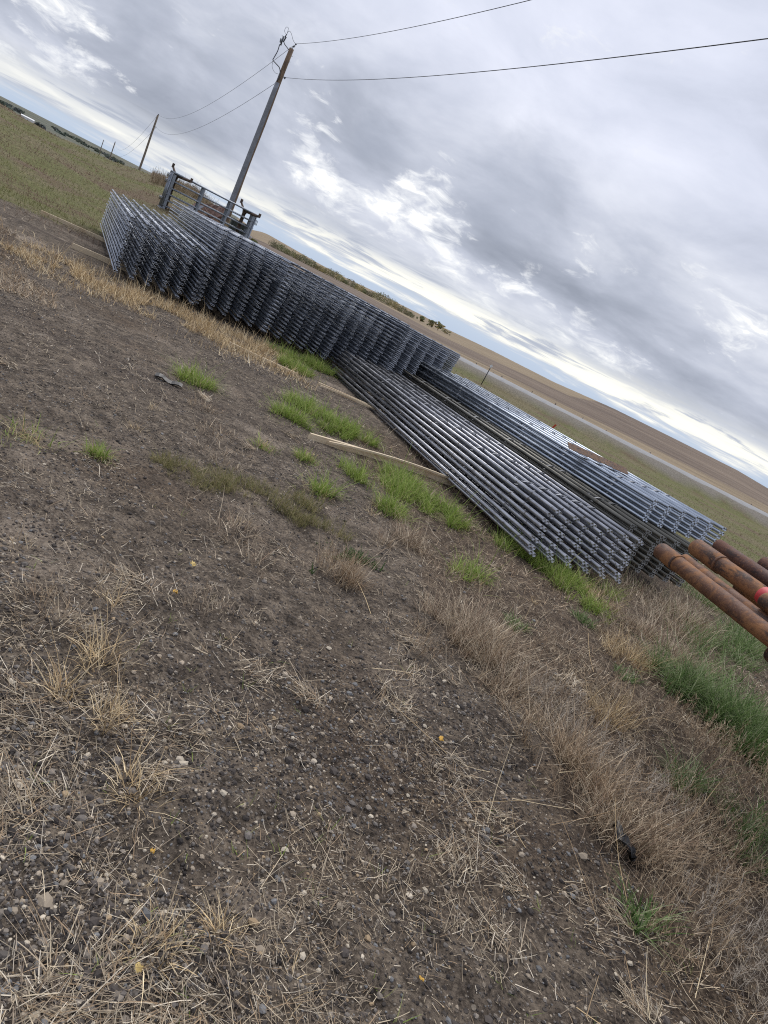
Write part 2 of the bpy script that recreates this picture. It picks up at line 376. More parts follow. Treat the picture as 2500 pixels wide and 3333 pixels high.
    hgt = n.m('ADD', n.m('ADD', n.m('MULTIPLY', f, 1.0), n.m('MULTIPLY', g, .55)), n.m('ADD', n.m('MULTIPLY', h, .12), n.m('MULTIPLY', peb, .25)))
    bump(n, b, hgt, .03, .9)
    return m
M['ground'] = ground_mat()

# ------------------------------------------------------------------ ground sheet
def dry_line(x, y): return x - (.5 + .46 * (4.7 - np.minimum(y, 7.5))) + (fbm(x, y, .8, 3, 17) - .5) * 1.1    # > 0: rough dry grass
GREEN = [(-.33, 6.52, .27), (-.01, 7.26, .26), (.15, 6.71, .34), (.53, 6.66, .28), (.05, 5.9, .16), (-1.35, 7.42, .24), (-1.37, 8.35, .34), (-.93, 8.11, .33), (-.64, 8.29, .23), (-2.29, 10.9, .3), (-2.78, 11.82, .27), (-2.27, 12.38, .34), (1.40, 6.7, .29), (1.85, 6.55, .25), (1.92, 6.2, .19), (.85, 5.23, .16), (-2.05, 3.74, .10), (-2.32, 6.92, .2), (-1.74, 4.0, .05), (-.54, 5.42, .13), (-1.22, 5.95, .08), (-.88, 6.19, .09)]
def build_ground():
    A = np.radians(np.concatenate([np.arange(-180, -48, 5.), np.arange(-48, 54, .22), np.arange(54, 180, 5.)]))
    r1 = .3 * np.exp(np.arange(0, math.log(14 / .3), .0085)); r2 = 14 * np.exp(np.arange(0, math.log(11000 / 14), .022))
    Rr = np.concatenate([r1, r2]); na, nr = len(A), len(Rr)
    rr, aa = np.meshgrid(Rr, A, indexing='ij'); x = (rr * np.sin(aa)).ravel(); y = (rr * np.cos(aa)).ravel()
    z = ground_z(x, y)
    V = np.stack([x, y, z], 1); V = np.vstack([V, [0, 0, gz(0, 0)]])
    i = np.arange(nr - 1)[:, None] * na; j = np.arange(na)[None, :]; j2 = (j + 1) % na
    F = np.stack([i + j, i + j2, i + na + j2, i + na + j], -1).reshape(-1, 4)[:, ::-1]
    D = np.hypot(x, y); az = np.degrees(np.arctan2(x, y)); al, la = rowco(x, y); elv = np.degrees(np.arctan2(smooth_ground(x, y) - EYE, D))
    yf = road_far(x)
    big = fbm(x, y, 1.7, 4, 21)
    thatch = np.clip(.18 + ss(-.15, .25, dry_line(x, y)) * .62 + (big - .5) * 1.3, 0, 1)
    thatch = np.where((al > 6.5) & (al < 13) & (la < 3.4), np.clip(thatch + .25 * (fbm(x, y, .9, 3, 40) - .3), 0, 1), thatch)
    thatch = np.where((la < -.2) & (al > 8.5) & (al < 12.6), np.clip(thatch + .45 * ss(.40, .55, fbm(x, y, 1.1, 4, 44)), 0, 1), thatch)
    thatch = np.where((la < .6) & (al > 12.6), thatch * .3, thatch)
    green = np.zeros_like(x)
    for gx, gy, gr_ in GREEN: green = np.maximum(green, .55 * np.exp(-((x - gx) ** 2 + (y - gy) ** 2) / (gr_ * 1.1) ** 2))
    left = ss(14.5, 18.5, D + 6 * (fbm(x, y, 4, 3, 30) - .5)) * (az < -17)
    verge = ss(.0, 1.6, la - 8.2 + 1.5 * (fbm(x, y, 2, 3, 33) - .5)) * (al > 3.5)
    green = np.maximum(green, np.maximum(left, verge) * .92)
    pos = (az > -20.2) & (D > 40)
    grav = ss(yf - 8.9, yf - 7.9, y + 1.2 * (fbm(x, y, 1.6, 3, 50) - .5)) * (1 - ss(yf + .7, yf + 1.7, y)) * (x > -25)
    beyond = ss(yf + 1.0, yf + 2.4, y) * (az > -20.2)
    tanw = beyond
    e1 = np.interp(az, [-20, 3, 9, 16, 26, 40], [-1.62, -1.42, -1.40, -1.22, -1.10, -1.1])     # verge/field edge beyond the road
    e2 = np.interp(az, [-20, -12, -2.2, 3, 8.9, 12.4, 40], [-.70, -.75, -.98, -.80, -.62, .3, 1])  # field / golden hill edge
    wob = .05 * (fbm(x, y, 25, 3, 60) - .5) * 2
    fieldw = beyond * ss(e1 - .06, e1 + .06, elv + wob) * (1 - ss(e2 - .03, e2 + .03, elv + wob))
    far = (az < -20.2) * ss(90, 200, D)
    green = green * (1 - far) * (1 - beyond)
    zone = np.stack([thatch, green, fieldw], 1); zb = np.stack([np.clip(grav, 0, 1), np.clip(tanw, 0, 1) * (1 - fieldw), far], 1)
    z1 = np.vstack([zone, zone[:1]]); z2 = np.vstack([zb, zb[:1]])
    o = grid_mesh('ground', V, F, M['ground'], {'zone': z1, 'zoneb': z2})
    tag(o, kind='structure')
build_ground()

# ------------------------------------------------------------------ road
def build_road():
    xs = np.concatenate([np.arange(-40, 80, 1.0), np.arange(80, 400, 8.)])
    V, F = [], []
    offs = [(-6.9, -.10), (-6.6, 0), (-3.4, .05), (-.2, 0), (.1, -.10)]
    for x in xs:
        for o, h in offs:
            V.append((x, float(road_far(x)) + o, -.25 + .035 + h))
    k = len(offs)
    for i in range(len(xs) - 1):
        for j in range(k - 1): F.append([i * k + j, (i + 1) * k + j, (i + 1) * k + j + 1, i * k + j + 1])
    tag(mk('road', V, F, M['asphalt'], smooth=True), kind='structure')
build_road()

# ------------------------------------------------------------------ fence panels
SP, NR, LEN = .25, 6, 7.3
def rail_mesh(RAD):
    n = 14; v, f, flat = [], [], []
    for (y, r) in ((0, RAD), (LEN, RAD), (LEN, RAD * .84), (0, RAD * .84)):
        for k in range(n): v.append((r * math.cos(2 * math.pi * k / n), y, r * math.sin(2 * math.pi * k / n)))
    for i in range(4):
        i2 = (i + 1) % 4
        for k in range(n):
            k2 = (k + 1) % n
            if i in (1, 3): flat.append(len(f))
            f.append([i * n + k, i2 * n + k, i2 * n + k2, i * n + k2])
    return v, f, flat
def strap_mesh(RAD, hw):
    v, f = [], []; xs = np.arange(-.004, 5 * SP + .0041, SP / 12.0)
    for x in xs:
        q = .5 - .5 * math.cos(2 * math.pi * x / SP); zc = RAD + .0035 - .021 * q * q
        for (yy, th) in ((-hw, .003), (hw, .003), (hw, -.003), (-hw, -.003)): v.append((x, yy, zc + th))
    m = len(xs)
    for i in range(m - 1):
        for k in range(4): f.append([i * 4 + k, (i + 1) * 4 + k, (i + 1) * 4 + (k + 1) % 4, i * 4 + (k + 1) % 4])
    f.append([0, 1, 2, 3]); f.append([(m - 1) * 4 + k for k in (3, 2, 1, 0)])
    return v, f
STRAPS = [.88 + i * 1.12 for i in range(6)]
def make_panel(name, material, rad, name_kind):
    root = empty(name)
    v, f, flat = rail_mesh(rad)
    r = mk('rail', v, f, material, root, True, flat); r.data.materials.append(M['cut'])
    for i in flat: r.data.polygons[i].material_index = 1
    for i in range(1, NR):
        c = r.copy(); COL.objects.link(c); c.parent = root; c.location = (i * SP, 0, 0)
    v, f = strap_mesh(rad, .014 if name_kind == 'galv' else .011); s = mk('upright', v, f, M['strap'], root, False); s.location = (0, STRAPS[0], 0)
    for y in STRAPS[1:]:
        c = s.copy(); COL.objects.link(c); c.parent = root; c.location = (0, y, 0)
    return root
protos = {k: make_panel('fence_panel', M[k], r_, k) for k, r_ in (('galv', .0160), ('galv_dark', .0215), ('galv_blue', .0235), ('olive', .0235))}
used = set()
ORD = 'top second third fourth fifth sixth seventh eighth ninth tenth eleventh twelfth thirteenth fourteenth fifteenth sixteenth seventeenth eighteenth lowest'.split()
def place_panel(kind, org, az, slope, roll, skew, label, group, flip=False):
    o = protos[kind] if kind not in used else copy_tree(protos[kind]); used.add(kind)
    yv = Vector((math.sin(az), math.cos(az), slope)).normalized()
    xv = Vector((math.cos(az), -math.sin(az), roll)); xv = (xv - yv * xv.dot(yv)).normalized(); zv = xv.cross(yv)
    o.matrix_world = Matrix(((xv.x, yv.x, zv.x, org[0]), (xv.y, yv.y, zv.y, org[1]), (xv.z, yv.z, zv.z, org[2]), (0, 0, 0, 1)))
    for ch in o.children:
        if flip and ch.name.startswith('upright'): ch.scale = (1, 1, -1)
        if skew and ch.name.startswith('rail'): ch.location.y = skew * ch.location.x + random.uniform(-.003, .003)
    tag(o, label, 'fence panel', group)
def stack(kind, x, y, z, az, slope, roll, skew, lean, levels, pitch, pair, where, colour, jl=.006, ja=.007, side_step=0.0):
    az = R(az); dv = Vector((math.sin(az), math.cos(az), slope)); lv = Vector((math.cos(az), -math.sin(az), roll))
    g = 'fence panels stacked ' + where
    rr = random.Random(where)
    for l in range(levels):
        sh = rr.gauss(0, jl) + .006 * math.sin(l * .9) + side_step * min(l, 5); aj = lean * l * pitch + rr.gauss(0, ja)
        for b in (0, 1):
            off = lv * (sh + b * pair[0]) + dv * (aj + b * rr.gauss(0, .006)) + Vector((0, 0, -l * pitch + b * pair[1]))
            nm = ORD[l] if l < levels - 1 else 'lowest'
            side = ('left-shifted', 'right-shifted')[b] if abs(pair[0]) > .03 else ('upper', 'lower')[b]
            place_panel(kind, Vector((x, y, z)) + off, az + rr.gauss(0, .0012), slope, roll, skew,
                        f'{colour} pipe fence panel, {nm} layer, {side} of its pair, {where}', g, bool(b))
stack('galv', -5.53, 10.91, .94, -31.7, -.004, -.002, .08, -.12, 13, .07, (.040, 0), 'in the leftmost stack', 'grey', .012, .012)
stack('galv', -4.39, 11.62, 1.38, -31.5, -.008, -.004, .08, .06, 19, .07, (.040, 0), 'in second stack from left', 'grey')
stack('galv', -3.2, 12.11, 1.40, -33.0, -.013, -.036, .08, .20, 19, .07, (.040, 0), 'in third stack from left', 'grey')
stack('galv', -2.24, 13.13, 1.35, -32.8, -.012, -.034, .06, .18, 19, .07, (.040, 0), 'in fourth stack from left', 'grey')
stack('galv', -1.10, 13.84, 1.27, -32.5, -.012, -.034, .05, .10, 19, .07, (.012, -.035), 'in rear stack nearest road', 'grey')
stack('galv_dark', 1.48, 6.68, .56, -28.6, -.023, .006, .05, -.42, 8, .062, (.050, -.012), 'in the low front stack', 'dark', .014, .02, -.034)
stack('galv_blue', 2.88, 8.57, .90, -31.2, -.019, .034, -.10, -.03, 5, .062, (.046, -.004), 'in the bluish front stack', 'bluish', .010, .012)
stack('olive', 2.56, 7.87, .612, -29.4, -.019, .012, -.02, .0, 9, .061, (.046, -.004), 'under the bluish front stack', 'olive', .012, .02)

# ------------------------------------------------------------------ pixel-free placement helper: direction (azimuth, elevation) + distance -> point
def at(az, dist, z=None, el=None):
    x, y = dist * math.sin(R(az)), dist * math.cos(R(az))
    if el is not None: z = EYE + dist * math.tan(R(el))
    if z is None: z = gz(x, y)
    return Vector((x, y, z))

# ------------------------------------------------------------------ timber bearers
def board(name, a, b, wd, th, label, mat_, bend=0.0, sag=0.0, group=None, lift=0.0):
    a, b = Vector(a), Vector(b); n = 14; t = (b - a).normalized(); s = Vector((t.y, -t.x, 0)).normalized(); u = s.cross(t).normalized()
    if u.z < 0: u = -u
    v, f, flat = [], [], []; Lh = (b - a).length
    for i in range(n + 1):
        k = i / n; c = s * (bend * (4 * k * (1 - k))) + u * (sag * 4 * k * (1 - k))
        tw = .0
        for (p_, q_) in ((-1, -1), (1, -1), (1, 1), (-1, 1)):
            w_ = s * (p_ * wd / 2) + u * (q_ * th / 2)
            loc = Vector((k * Lh - Lh / 2, (w_ + c).dot(s), (w_ + c).dot(u))); v.append(loc)
    for i in range(n):
        for k in range(4): f.append([i * 4 + k, i * 4 + (k + 1) % 4, (i + 1) * 4 + (k + 1) % 4, (i + 1) * 4 + k])
    f.append([3, 2, 1, 0]); f.append([n * 4 + k for k in range(4)])
    o = mk(name, v, f, mat_); mid = (a + b) / 2 + Vector((0, 0, lift))
    o.matrix_world = Matrix(((t.x, s.x, u.x, mid.x), (t.y, s.y, u.y, mid.y), (t.z, s.z, u.z, mid.z), (0, 0, 0, 1)))
    return tag(o, label, 'board', group)
def gp(x, y, h=0.0): return (x, y, gz(x, y) + h)
def under(x, y, az, along, lat0, lat1, h):
    az = R(az); ax = Vector((math.sin(az), math.cos(az), 0)); lx = Vector((math.cos(az), -math.sin(az), 0)); o = Vector((x, y, 0)) + ax * along
    p0, p1 = o + lx * lat0, o + lx * lat1
    return (p0.x, p0.y, float(smooth_ground(p0.x, p0.y)) + h), (p1.x, p1.y, float(smooth_ground(p1.x, p1.y)) + h)
BG = 'timber bearers under the panel stacks'
a, b = under(-5.53, 10.91, -31.7, 5.1, -1.25, 1.4, .045)
board('timber_board', a, b, .045, .095, 'pale timber board sticking out from leftmost stack, the farther of two', M['lumber'], 0, 0, BG)
a, b = under(-5.53, 10.91, -31.7, 1.62, -.62, 1.4, .045)
board('timber_board', a, b, .045, .095, 'pale timber board sticking out from leftmost stack, the nearer of two', M['lumber'], 0, 0, BG)
board('timber_board', gp(-3.16, 10.12, .01), gp(-2.12, 10.44, .0), .035, .08, 'weathered pale board half buried in grass before third stack', M['lumber'], .02, 0, BG)
board('timber_board', gp(-1.80, 10.60, .01), gp(-.35, 10.95, .02), .035, .07, 'thin split pale board poking out under far end of low dark stack', M['lumber'], .02, .01, BG)
board('timber_lath', gp(-1.74, 10.50, .02), gp(-.8, 10.62, .05), .02, .02, 'thin pale lath beside the split board at low dark stack', M['lumber'], .01, .02, BG)
board('timber_board', gp(-1.05, 7.02, .02), gp(.95, 8.42, .04), .038, .09, 'long warped pale board running under the low dark stack', M['lumber'], -.09, .0, BG)
board('timber_lath', gp(-.85, 7.10, .05), gp(.70, 8.24, .085), .025, .02, 'narrow bowed pale lath lying on the long warped board', M['lumber'], -.06, .03, BG)
hid = 0
for (x, y, az, al_, l0, l1) in ((-4.39, 11.62, -31.5, 2.1, .3, 5.0), (-4.39, 11.62, -31.5, 3.4, -.1, 5.4), (-4.39, 11.62, -31.5, 6.3, -.1, 5.4), (1.48, 6.68, -28.6, 1.6, .1, 2.6), (1.48, 6.68, -28.6, 5.9, .1, 2.6)):
    a, b = under(x, y, az, al_, l0, l1, .04)
    board('timber_bearer', a, b, .09, .085, ('dark shaded bearer under the back row near its pipe ends', 'dark shaded bearer under the middle of the back row', 'dark shaded bearer under far side of the back row', 'shaded bearer under near end of the front stacks', 'shaded bearer under far end of the front stacks')[hid], M['lumber'], 0, 0, BG); hid += 1
# rusty plate (angle) across the bluish stack
def plate():
    a, b = Vector((1.84, 9.62, .955)), Vector((2.83, 10.02, .972)); t = (b - a).normalized(); s = Vector((t.y, -t.x, 0)); n = 24
    v, f = [], []; rr = random.Random(3)
    for i in range(n + 1):
        c = a + (b - a) * (i / n); e0, e1 = rr.uniform(-.006, .006), rr.uniform(-.006, .006)
        for (p_, h) in ((.035 + e0, -.03 + e1), (-.075, .03), (-.082, .036), (-.082, .042), (-.07, .037), (.042 + e0, -.024 + e1)): v.append(c + s * p_ + Vector((0, 0, h)))
    for i in range(n):
        for k in range(6): f.append([i * 6 + k, i * 6 + (k + 1) % 6, (i + 1) * 6 + (k + 1) % 6, (i + 1) * 6 + k])
    f.append(list(range(6))[::-1]); f.append([n * 6 + k for k in range(6)])
    tag(mk('rusty_plate', v, f, M['rust_plate']), 'rusty brown steel plate lying across top of the bluish stack', 'steel plate')
plate()

# ------------------------------------------------------------------ rusty drill pipes on a rack
PU = Vector((math.sin(R(-20)), math.cos(R(-20)), 0)); PL = Vector((math.cos(R(-20)), -math.sin(R(-20)), 0))
def pipe(lat, along, z, r, coup, length, label, mt, band=None, group='rusty pipes stacked on the rack'):
    e = PL * lat + PU * along; root = empty('rusty_pipe', (e.x, e.y, z)); root.rotation_euler = (0, 0, R(20))
    n = 24; b = MB(); rr = random.Random(label)
    prof = []                                            # (distance back from the end, radius)
    if coup: prof = [(.0, r * 1.05), (.008, r * 1.10), (coup, r * 1.12), (coup + .012, r * 1.03), (coup + .04, r), (length, r)]
    else: prof = [(.0, r * .97), (.008, r), (length, r)]
    k = []
    for i in range(len(prof)):
        k.append(prof[i])
        if i + 1 < len(prof) and prof[i + 1][0] - prof[i][0] > .3:
            m_ = int((prof[i + 1][0] - prof[i][0]) / .12)
            for j in range(1, m_): k.append((prof[i][0] + (prof[i + 1][0] - prof[i][0]) * j / m_, r * (1 + rr.uniform(-.008, .008))))
    ri = r * .82
    rings = [(.0, ri * .95), (.0, k[0][1])] + k[1:]
    inner = [(length, ri), (.0, ri * .95)]
    rings += inner
    v, f, flat = [], [], []
    for (y, q) in rings:
        for j in range(n): v.append((q * math.cos(2 * math.pi * j / n), -y, q * math.sin(2 * math.pi * j / n)))
    for i in range(len(rings) - 1):
        if i == 0 or i == len(rings) - 3: flat += range(len(f), len(f) + n)
        for j in range(n): f.append([i * n + j, i * n + (j + 1) % n, (i + 1) * n + (j + 1) % n, (i + 1) * n + j])
    mk('pipe_body', v, f, mt, root, True, flat)
    if coup:
        c = MB(); c.tube([(0, -coup + .006, 0), (0, -coup - .012, 0)], r * 1.135, 24); c.build('coupling_collar', mt, root)
    if band:
        c = MB(); c.tube([(0, -band[0], 0), (0, -band[0] - band[1], 0)], r * 1.012, 28, caps=False); c.build('paint_band', M['redpaint'], root)
    return tag(root, label, 'pipe', group)
pr = .0525
pipe(3.28, 3.78, .970, pr, .19, 6.2, 'rusty orange pipe with long coupling, lowest front one of the rack', M['rust'])
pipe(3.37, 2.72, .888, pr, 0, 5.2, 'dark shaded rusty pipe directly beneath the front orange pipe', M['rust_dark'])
pipe(3.57, 3.84, 1.080, pr * 1.08, .27, 6.2, 'rusty pipe with coupling and a red painted band', M['rust'], (.68, .10))
pipe(3.45, 3.74, .980, pr * .88, 0, 6.2, 'grey brown rusty pipe low between the two coupled pipes', M['rust'])
pipe(3.445, 3.02, 1.085, pr * .95, 0, 5.4, 'short orange rusty pipe resting between the two coupled pipes', M['rust'])
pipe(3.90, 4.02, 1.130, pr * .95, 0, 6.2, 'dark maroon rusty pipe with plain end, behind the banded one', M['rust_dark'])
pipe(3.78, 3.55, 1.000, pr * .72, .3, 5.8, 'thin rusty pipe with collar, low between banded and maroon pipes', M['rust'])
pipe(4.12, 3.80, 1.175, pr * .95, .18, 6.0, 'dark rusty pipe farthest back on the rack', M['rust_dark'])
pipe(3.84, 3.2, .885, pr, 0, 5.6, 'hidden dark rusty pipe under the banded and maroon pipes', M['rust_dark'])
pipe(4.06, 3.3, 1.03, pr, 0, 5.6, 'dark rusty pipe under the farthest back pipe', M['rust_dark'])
def rack(along, label):
    c = PL * 3.75 + PU * along; g0 = float(smooth_ground(c.x, c.y)); root = empty('pipe_rack', (c.x, c.y, g0)); root.rotation_euler = (0, 0, R(20))
    MB().box((0, 0, .80 - .055 - g0 - .02), (.75, 0, 0), (0, .05, 0), (0, 0, .055)).build('cross_beam', M['brown'], root)
    for s_ in (-.62, .62):
        MB().box((s_, 0, (.80 - .13 - g0) / 2), (.04, 0, 0), (0, .04, 0), (0, 0, (.80 - .13 - g0) / 2)).build('leg', M['brown'], root)
        MB().box((s_, 0, .02), (.06, 0, 0), (0, .35, 0), (0, 0, .02)).build('foot', M['brown'], root)
    tag(root, label, 'rack', 'pipe racks')
rack(1.1, 'brown steel rack carrying the rusty pipes near their ends'); rack(-1.6, 'brown steel rack carrying the rusty pipes at their middle')

# ------------------------------------------------------------------ livestock panels standing in Y racks
GA, GB = at(-25.35, 32.2), at(-18.95, 32.4); GB.z = GA.z = .50
gx = (GB - GA).normalized(); gyv = Vector((-gx.y, gx.x, 0)); GW = (GB - GA).length; GH = 1.60
def cattle_panel(off, label, parent_first=None):
    if parent_first is None:
        root = empty('livestock_panel')
        z0, z1, r_ = .02, GH, .030
        rad = .16; loop = []
        def arc(cx, cz, a0, a1): return [(cx + rad * math.cos(R(a0 + (a1 - a0) * i / 6)), 0, cz + rad * math.sin(R(a0 + (a1 - a0) * i / 6))) for i in range(7)]
        b = MB()
        lp = arc(rad, z0 + rad, 180, 270) + arc(GW - rad, z0 + rad, 270, 360) + [(GW, 0, z1)] + [(0, 0, z1)]
        b.tube(lp[:-2] + [(GW, 0, z1)], r_, 8); b.tube([(0, 0, z1), lp[0]], r_, 8)
        b.build('end_frame', M['gate'], root)
        MB().tube([(-.03, 0, z1), (GW + .03, 0, z1)], .032, 8).build('rail', M['gate'], root)
        for zr in (.27, .50, .74, 1.00, 1.28): MB().tube([(.0, 0, zr), (GW, 0, zr)], .03, 8).build('rail', M['gate'], root)
        for xx in (.12,): 
            MB().box((xx * 0 + .10, 0, .80), (.055, 0, 0), (0, .022, 0), (0, 0, .74)).build('upright', M['gate'], root)
            MB().box((GW - .10, 0, .80), (.05, 0, 0), (0, .022, 0), (0, 0, .74)).build('upright', M['gate'], root)
        for xx in (.365, .685): MB().box((GW * xx, 0, .80), (.036, 0, 0), (0, .028, 0), (0, 0, .77)).build('upright', M['gate'], root)
        u = MB(); u.tube([(.06 + .10 * math.cos(R(a_)), -.045, .13 + .11 * math.sin(R(a_))) for a_ in range(170, 371, 20)], .018, 8)
        u.build('foot_loop', M['galv'], root)
        lt = MB()
        for zz_ in (.55, 1.25, 1.5): lt.tube([(-.02, 0, zz_), (-.10, -.02, zz_), (-.10, -.02, zz_ - .14)], .012, 6)
        for zz_ in (.60, 1.30): lt.tube([(GW + .02, 0, zz_ + .12), (GW + .11, -.02, zz_ + .10), (GW + .11, -.02, zz_ - .10)], .012, 6)
        lt.build('latch', M['galv'], root)
    else: root = copy_tree(parent_first)
    o = GA + gyv * off[0] + gx * off[1]
    root.matrix_world = Matrix(((gx.x, gyv.x, 0, o.x), (gx.y, gyv.y, 0, o.y), (gx.z, gyv.z, 1, o.z + off[2]), (0, 0, 0, 1)))
    return tag(root, label, 'livestock panel', 'livestock panels standing in the rack')
cp = cattle_panel((0, 0, 0), 'grey steel livestock panel standing upright, nearest of the upright set')
cattle_panel((.09, -.035, .01), 'grey steel livestock panel second in the upright set behind the piles', cp)
cattle_panel((.18, -.06, .0), 'grey steel livestock panel third in the upright set behind the piles', cp)
cattle_panel((.27, -.09, .01), 'grey steel livestock panel farthest of the upright set behind the piles', cp)
def yrack(u_, label, h):
    o = GA + gx * u_ + gyv * .30; root = empty('panel_rack', (o.x, o.y, 0)); ang = math.atan2(gx.y, gx.x)
    g0 = float(smooth_ground(o.x, o.y)); root.location.z = g0 - .05; root.rotation_euler = (0, 0, ang)
    zt = .50 - g0 + h; px = .10
    MB().box((px, 0, zt / 2), (.07, 0, 0), (0, .07, 0), (0, 0, zt / 2)).build('post', M['brown'], root)
    MB().tube([(px, 0, zt - .25), (px + .06, -.12, zt - .04), (px + .34, -.34, zt - .02), (px + .56, -.42, zt + .0)], [.05, .06, .055, .05], 8).build('arm', M['brown'], root)
    MB().tube([(px, 0, zt - .25), (px - .05, .10, zt - .02), (px - .22, .28, zt + .20)], [.05, .05, .045], 8).build('arm', M['brown'], root)
    MB().box((px + .58, -.43, zt + .05), (.05, 0, 0), (0, .05, 0), (0, 0, .085)).build('stop_lug', M['brown'], root)
    MB().box((px - .24, .29, zt + .26), (.05, 0, 0), (0, .05, 0), (0, 0, .085)).build('stop_lug', M['brown'], root)
    tag(root, label, 'rack', 'Y shaped racks holding livestock panels')
yrack(.05, 'brown Y-armed rack post at outer end of the upright panels', GH + .03)
yrack(GW * .835, 'brown Y-armed rack post in front of the utility pole side', GH + .03)
# junk behind
def sheet(c, ex, ey, label, mt, ridge=.04, n=9):
    c, ex, ey = Vector(c), Vector(ex), Vector(ey); nm = ex.cross(ey).normalized(); v, f = [], []
    for s_ in (0, 1):
        for i in range(n + 1):
            for j in (-1, 1): v.append(c + ex * (2 * i / n - 1) + ey * j + nm * (ridge * (1 if i % 2 else -1) + .01 * s_))
    m_ = (n + 1) * 2
    for i in range(n):
        f.append([i * 2, i * 2 + 2, i * 2 + 3, i * 2 + 1]); f.append([m_ + i * 2 + 1, m_ + i * 2 + 3, m_ + i * 2 + 2, m_ + i * 2])
        f.append([i * 2, m_ + i * 2, m_ + i * 2 + 2, i * 2 + 2]); f.append([i * 2 + 1, i * 2 + 3, m_ + i * 2 + 3, m_ + i * 2 + 1])
    f.append([0, 1, m_ + 1, m_]); f.append([n * 2 + 1, n * 2, m_ + n * 2, m_ + n * 2 + 1])
    return tag(mk('scrap_sheet', v, f, mt), label, 'scrap sheet', 'rusty scrap behind the livestock panels')
def toward(az, d_, el): return at(az, d_, el=el)
sheet(toward(-22.5, 37, -.75), (.75, .25, .28), (.15, .3, .50), 'faded red scrap sheet leaning in pile behind the livestock panels', M['rust_pink'])
sheet(toward(-22.0, 36.5, -1.15), (.8, .1, -.22), (.05, .35, .28), 'dark rusty scrap sheet at the bottom of the scrap pile', M['rust_plate'])
sheet(toward(-21.75, 37.5, -.85), (.45, .2, -.12), (.1, .2, .48), 'small brown scrap sheet by the utility pole', M['rust_plate'])
sheet(toward(-23.6, 36, -1.1), (.5, .1, .25), (.1, .3, .28), 'pale grey scrap sheet at the outer edge of the scrap pile', M['guard'])
MB_ = MB()
def poles_scrap():
    for i, (a0, e0, a1, e1) in enumerate(((-22.3, -1.1, -21.0, -.25), (-23.9, -1.4, -23.2, -.5), (-22.0, -.9, -22.6, -.4))):
        m_ = MB(); m_.tube([toward(a0, 36.4, e0), toward(a1, 36.8, e1)], .035, 8)
        tag(m_.build('scrap_bar', M['rust_dark']), ('long rusty bar jutting up from the scrap pile', 'rusty bar leaning at outer edge of the scrap pile', 'short rusty bar on top of the scrap pile')[i], 'scrap bar', 'rusty scrap behind the livestock panels')
poles_scrap()
bz = toward(-19.75, 38.5, -1.1)
bn = empty('metal_bin', (bz.x, bz.y, float(smooth_ground(bz.x, bz.y)) - .05)); bn.rotation_euler = (0, 0, R(25))
bh = EYE + 38.5 * math.tan(R(-.20)) - bn.location.z
MB().box((0, 0, bh / 2), (.52, 0, 0), (0, .4, 0), (0, 0, bh / 2)).build('bin_body', M['bin'], bn)
for i in range(4): MB().box((-.39 + i * .26, -.42, bh / 2), (.03, 0, 0), (0, .02, 0), (0, 0, bh / 2 - .05)).build('rib', M['bin'], bn)
MB().box((0, 0, bh + .02), (.55, 0, 0), (0, .43, 0), (0, 0, .02)).build('lid', M['bin'], bn)
tag(bn, 'dark green ribbed metal bin behind the livestock panels beside the utility pole', 'bin')

# ------------------------------------------------------------------ utility poles and lines
def shaft(parent, h, rb, rt_, m_, n=16):
    b = MB(); k = 10
    b.tube([(.012 * math.sin(i * 1.3), .012 * math.cos(i * 2.1), h * i / k) for i in range(k + 1)], [rb + (rt_ - rb) * i / k for i in range(k + 1)], n)
    return b.build('pole_shaft', m_, parent)
P1 = at(-20.9, 45.0); P1.z = float(smooth_ground(P1.x, P1.y)) - .1
P1TOP = EYE + 45 * math.tan(R(11.62)); H1 = P1TOP - P1.z
up1 = empty('utility_pole', P1); up1.rotation_euler = (0, 0, R(20.9))         # local +X = to the right of the view, -Y = towards the viewer
shaft(up1, H1, .185, .13, M['pole'])
GEAR = .76; GT = H1 - 1.85
def guard():
    v, f = [], []; n = 12; k = 12
    for i in range(k + 1):
        z = .0 + GT * i / k; rb = .185 + (.13 - .185) * z / H1 + .022
        for j in range(n + 1):
            a_ = R(175 + 118 * j / n); v.append((rb * math.cos(a_) + .012 * math.sin(z * 1.3 / 1) * 0, rb * math.sin(a_), z))
    for i in range(k):
        for j in range(n): f.append([i * (n + 1) + j, i * (n + 1) + j + 1, (i + 1) * (n + 1) + j + 1, (i + 1) * (n + 1) + j])
    o = mk('cable_guard', v, f, M['guard'], up1, True)
    md = o.modifiers.new('thick', 'SOLIDIFY'); md.thickness = .012; md.offset = 1
guard()
def spline(pts, k=6):
    out = []; P_ = [Vector(q) for q in pts]; P_ = [P_[0] * 2 - P_[1]] + P_ + [P_[-1] * 2 - P_[-2]]
    for i in range(1, len(P_) - 2):
        a_, b_, c_, d_ = P_[i - 1:i + 3]
        for j in range(k):
            s_ = j / k; out.append(.5 * ((2 * b_) + (c_ - a_) * s_ + (2 * a_ - 5 * b_ + 4 * c_ - d_) * s_ ** 2 + (3 * b_ - a_ - 3 * c_ + d_) * s_ ** 3))
    out.append(P_[-2]); return out
def coil(name, pts, r_, m_, parent, k=6): return MB().tube(spline(pts, k), r_, 6).build(name, m_, parent)
Z = 0.0
def insulator(parent, c, ax, m_, n_=3, s=1.0):
    c, ax = Vector(c), Vector(ax).normalized(); b = MB(); pts, rs = [], []
    for i in range(n_):
        for dd, rr_ in ((0, .035), (.03, .075), (.05, .075), (.07, .035)): pts.append(c + ax * s * (i * .085 + dd)); rs.append(rr_ * s)
    b.tube(pts, rs, 10); return b.build('insulator', m_, parent)
MB().tube([(.03, 0, Z - .05), (.04, 0, Z + .16)], .025, 8).build('top_pin', M['gear'], up1)
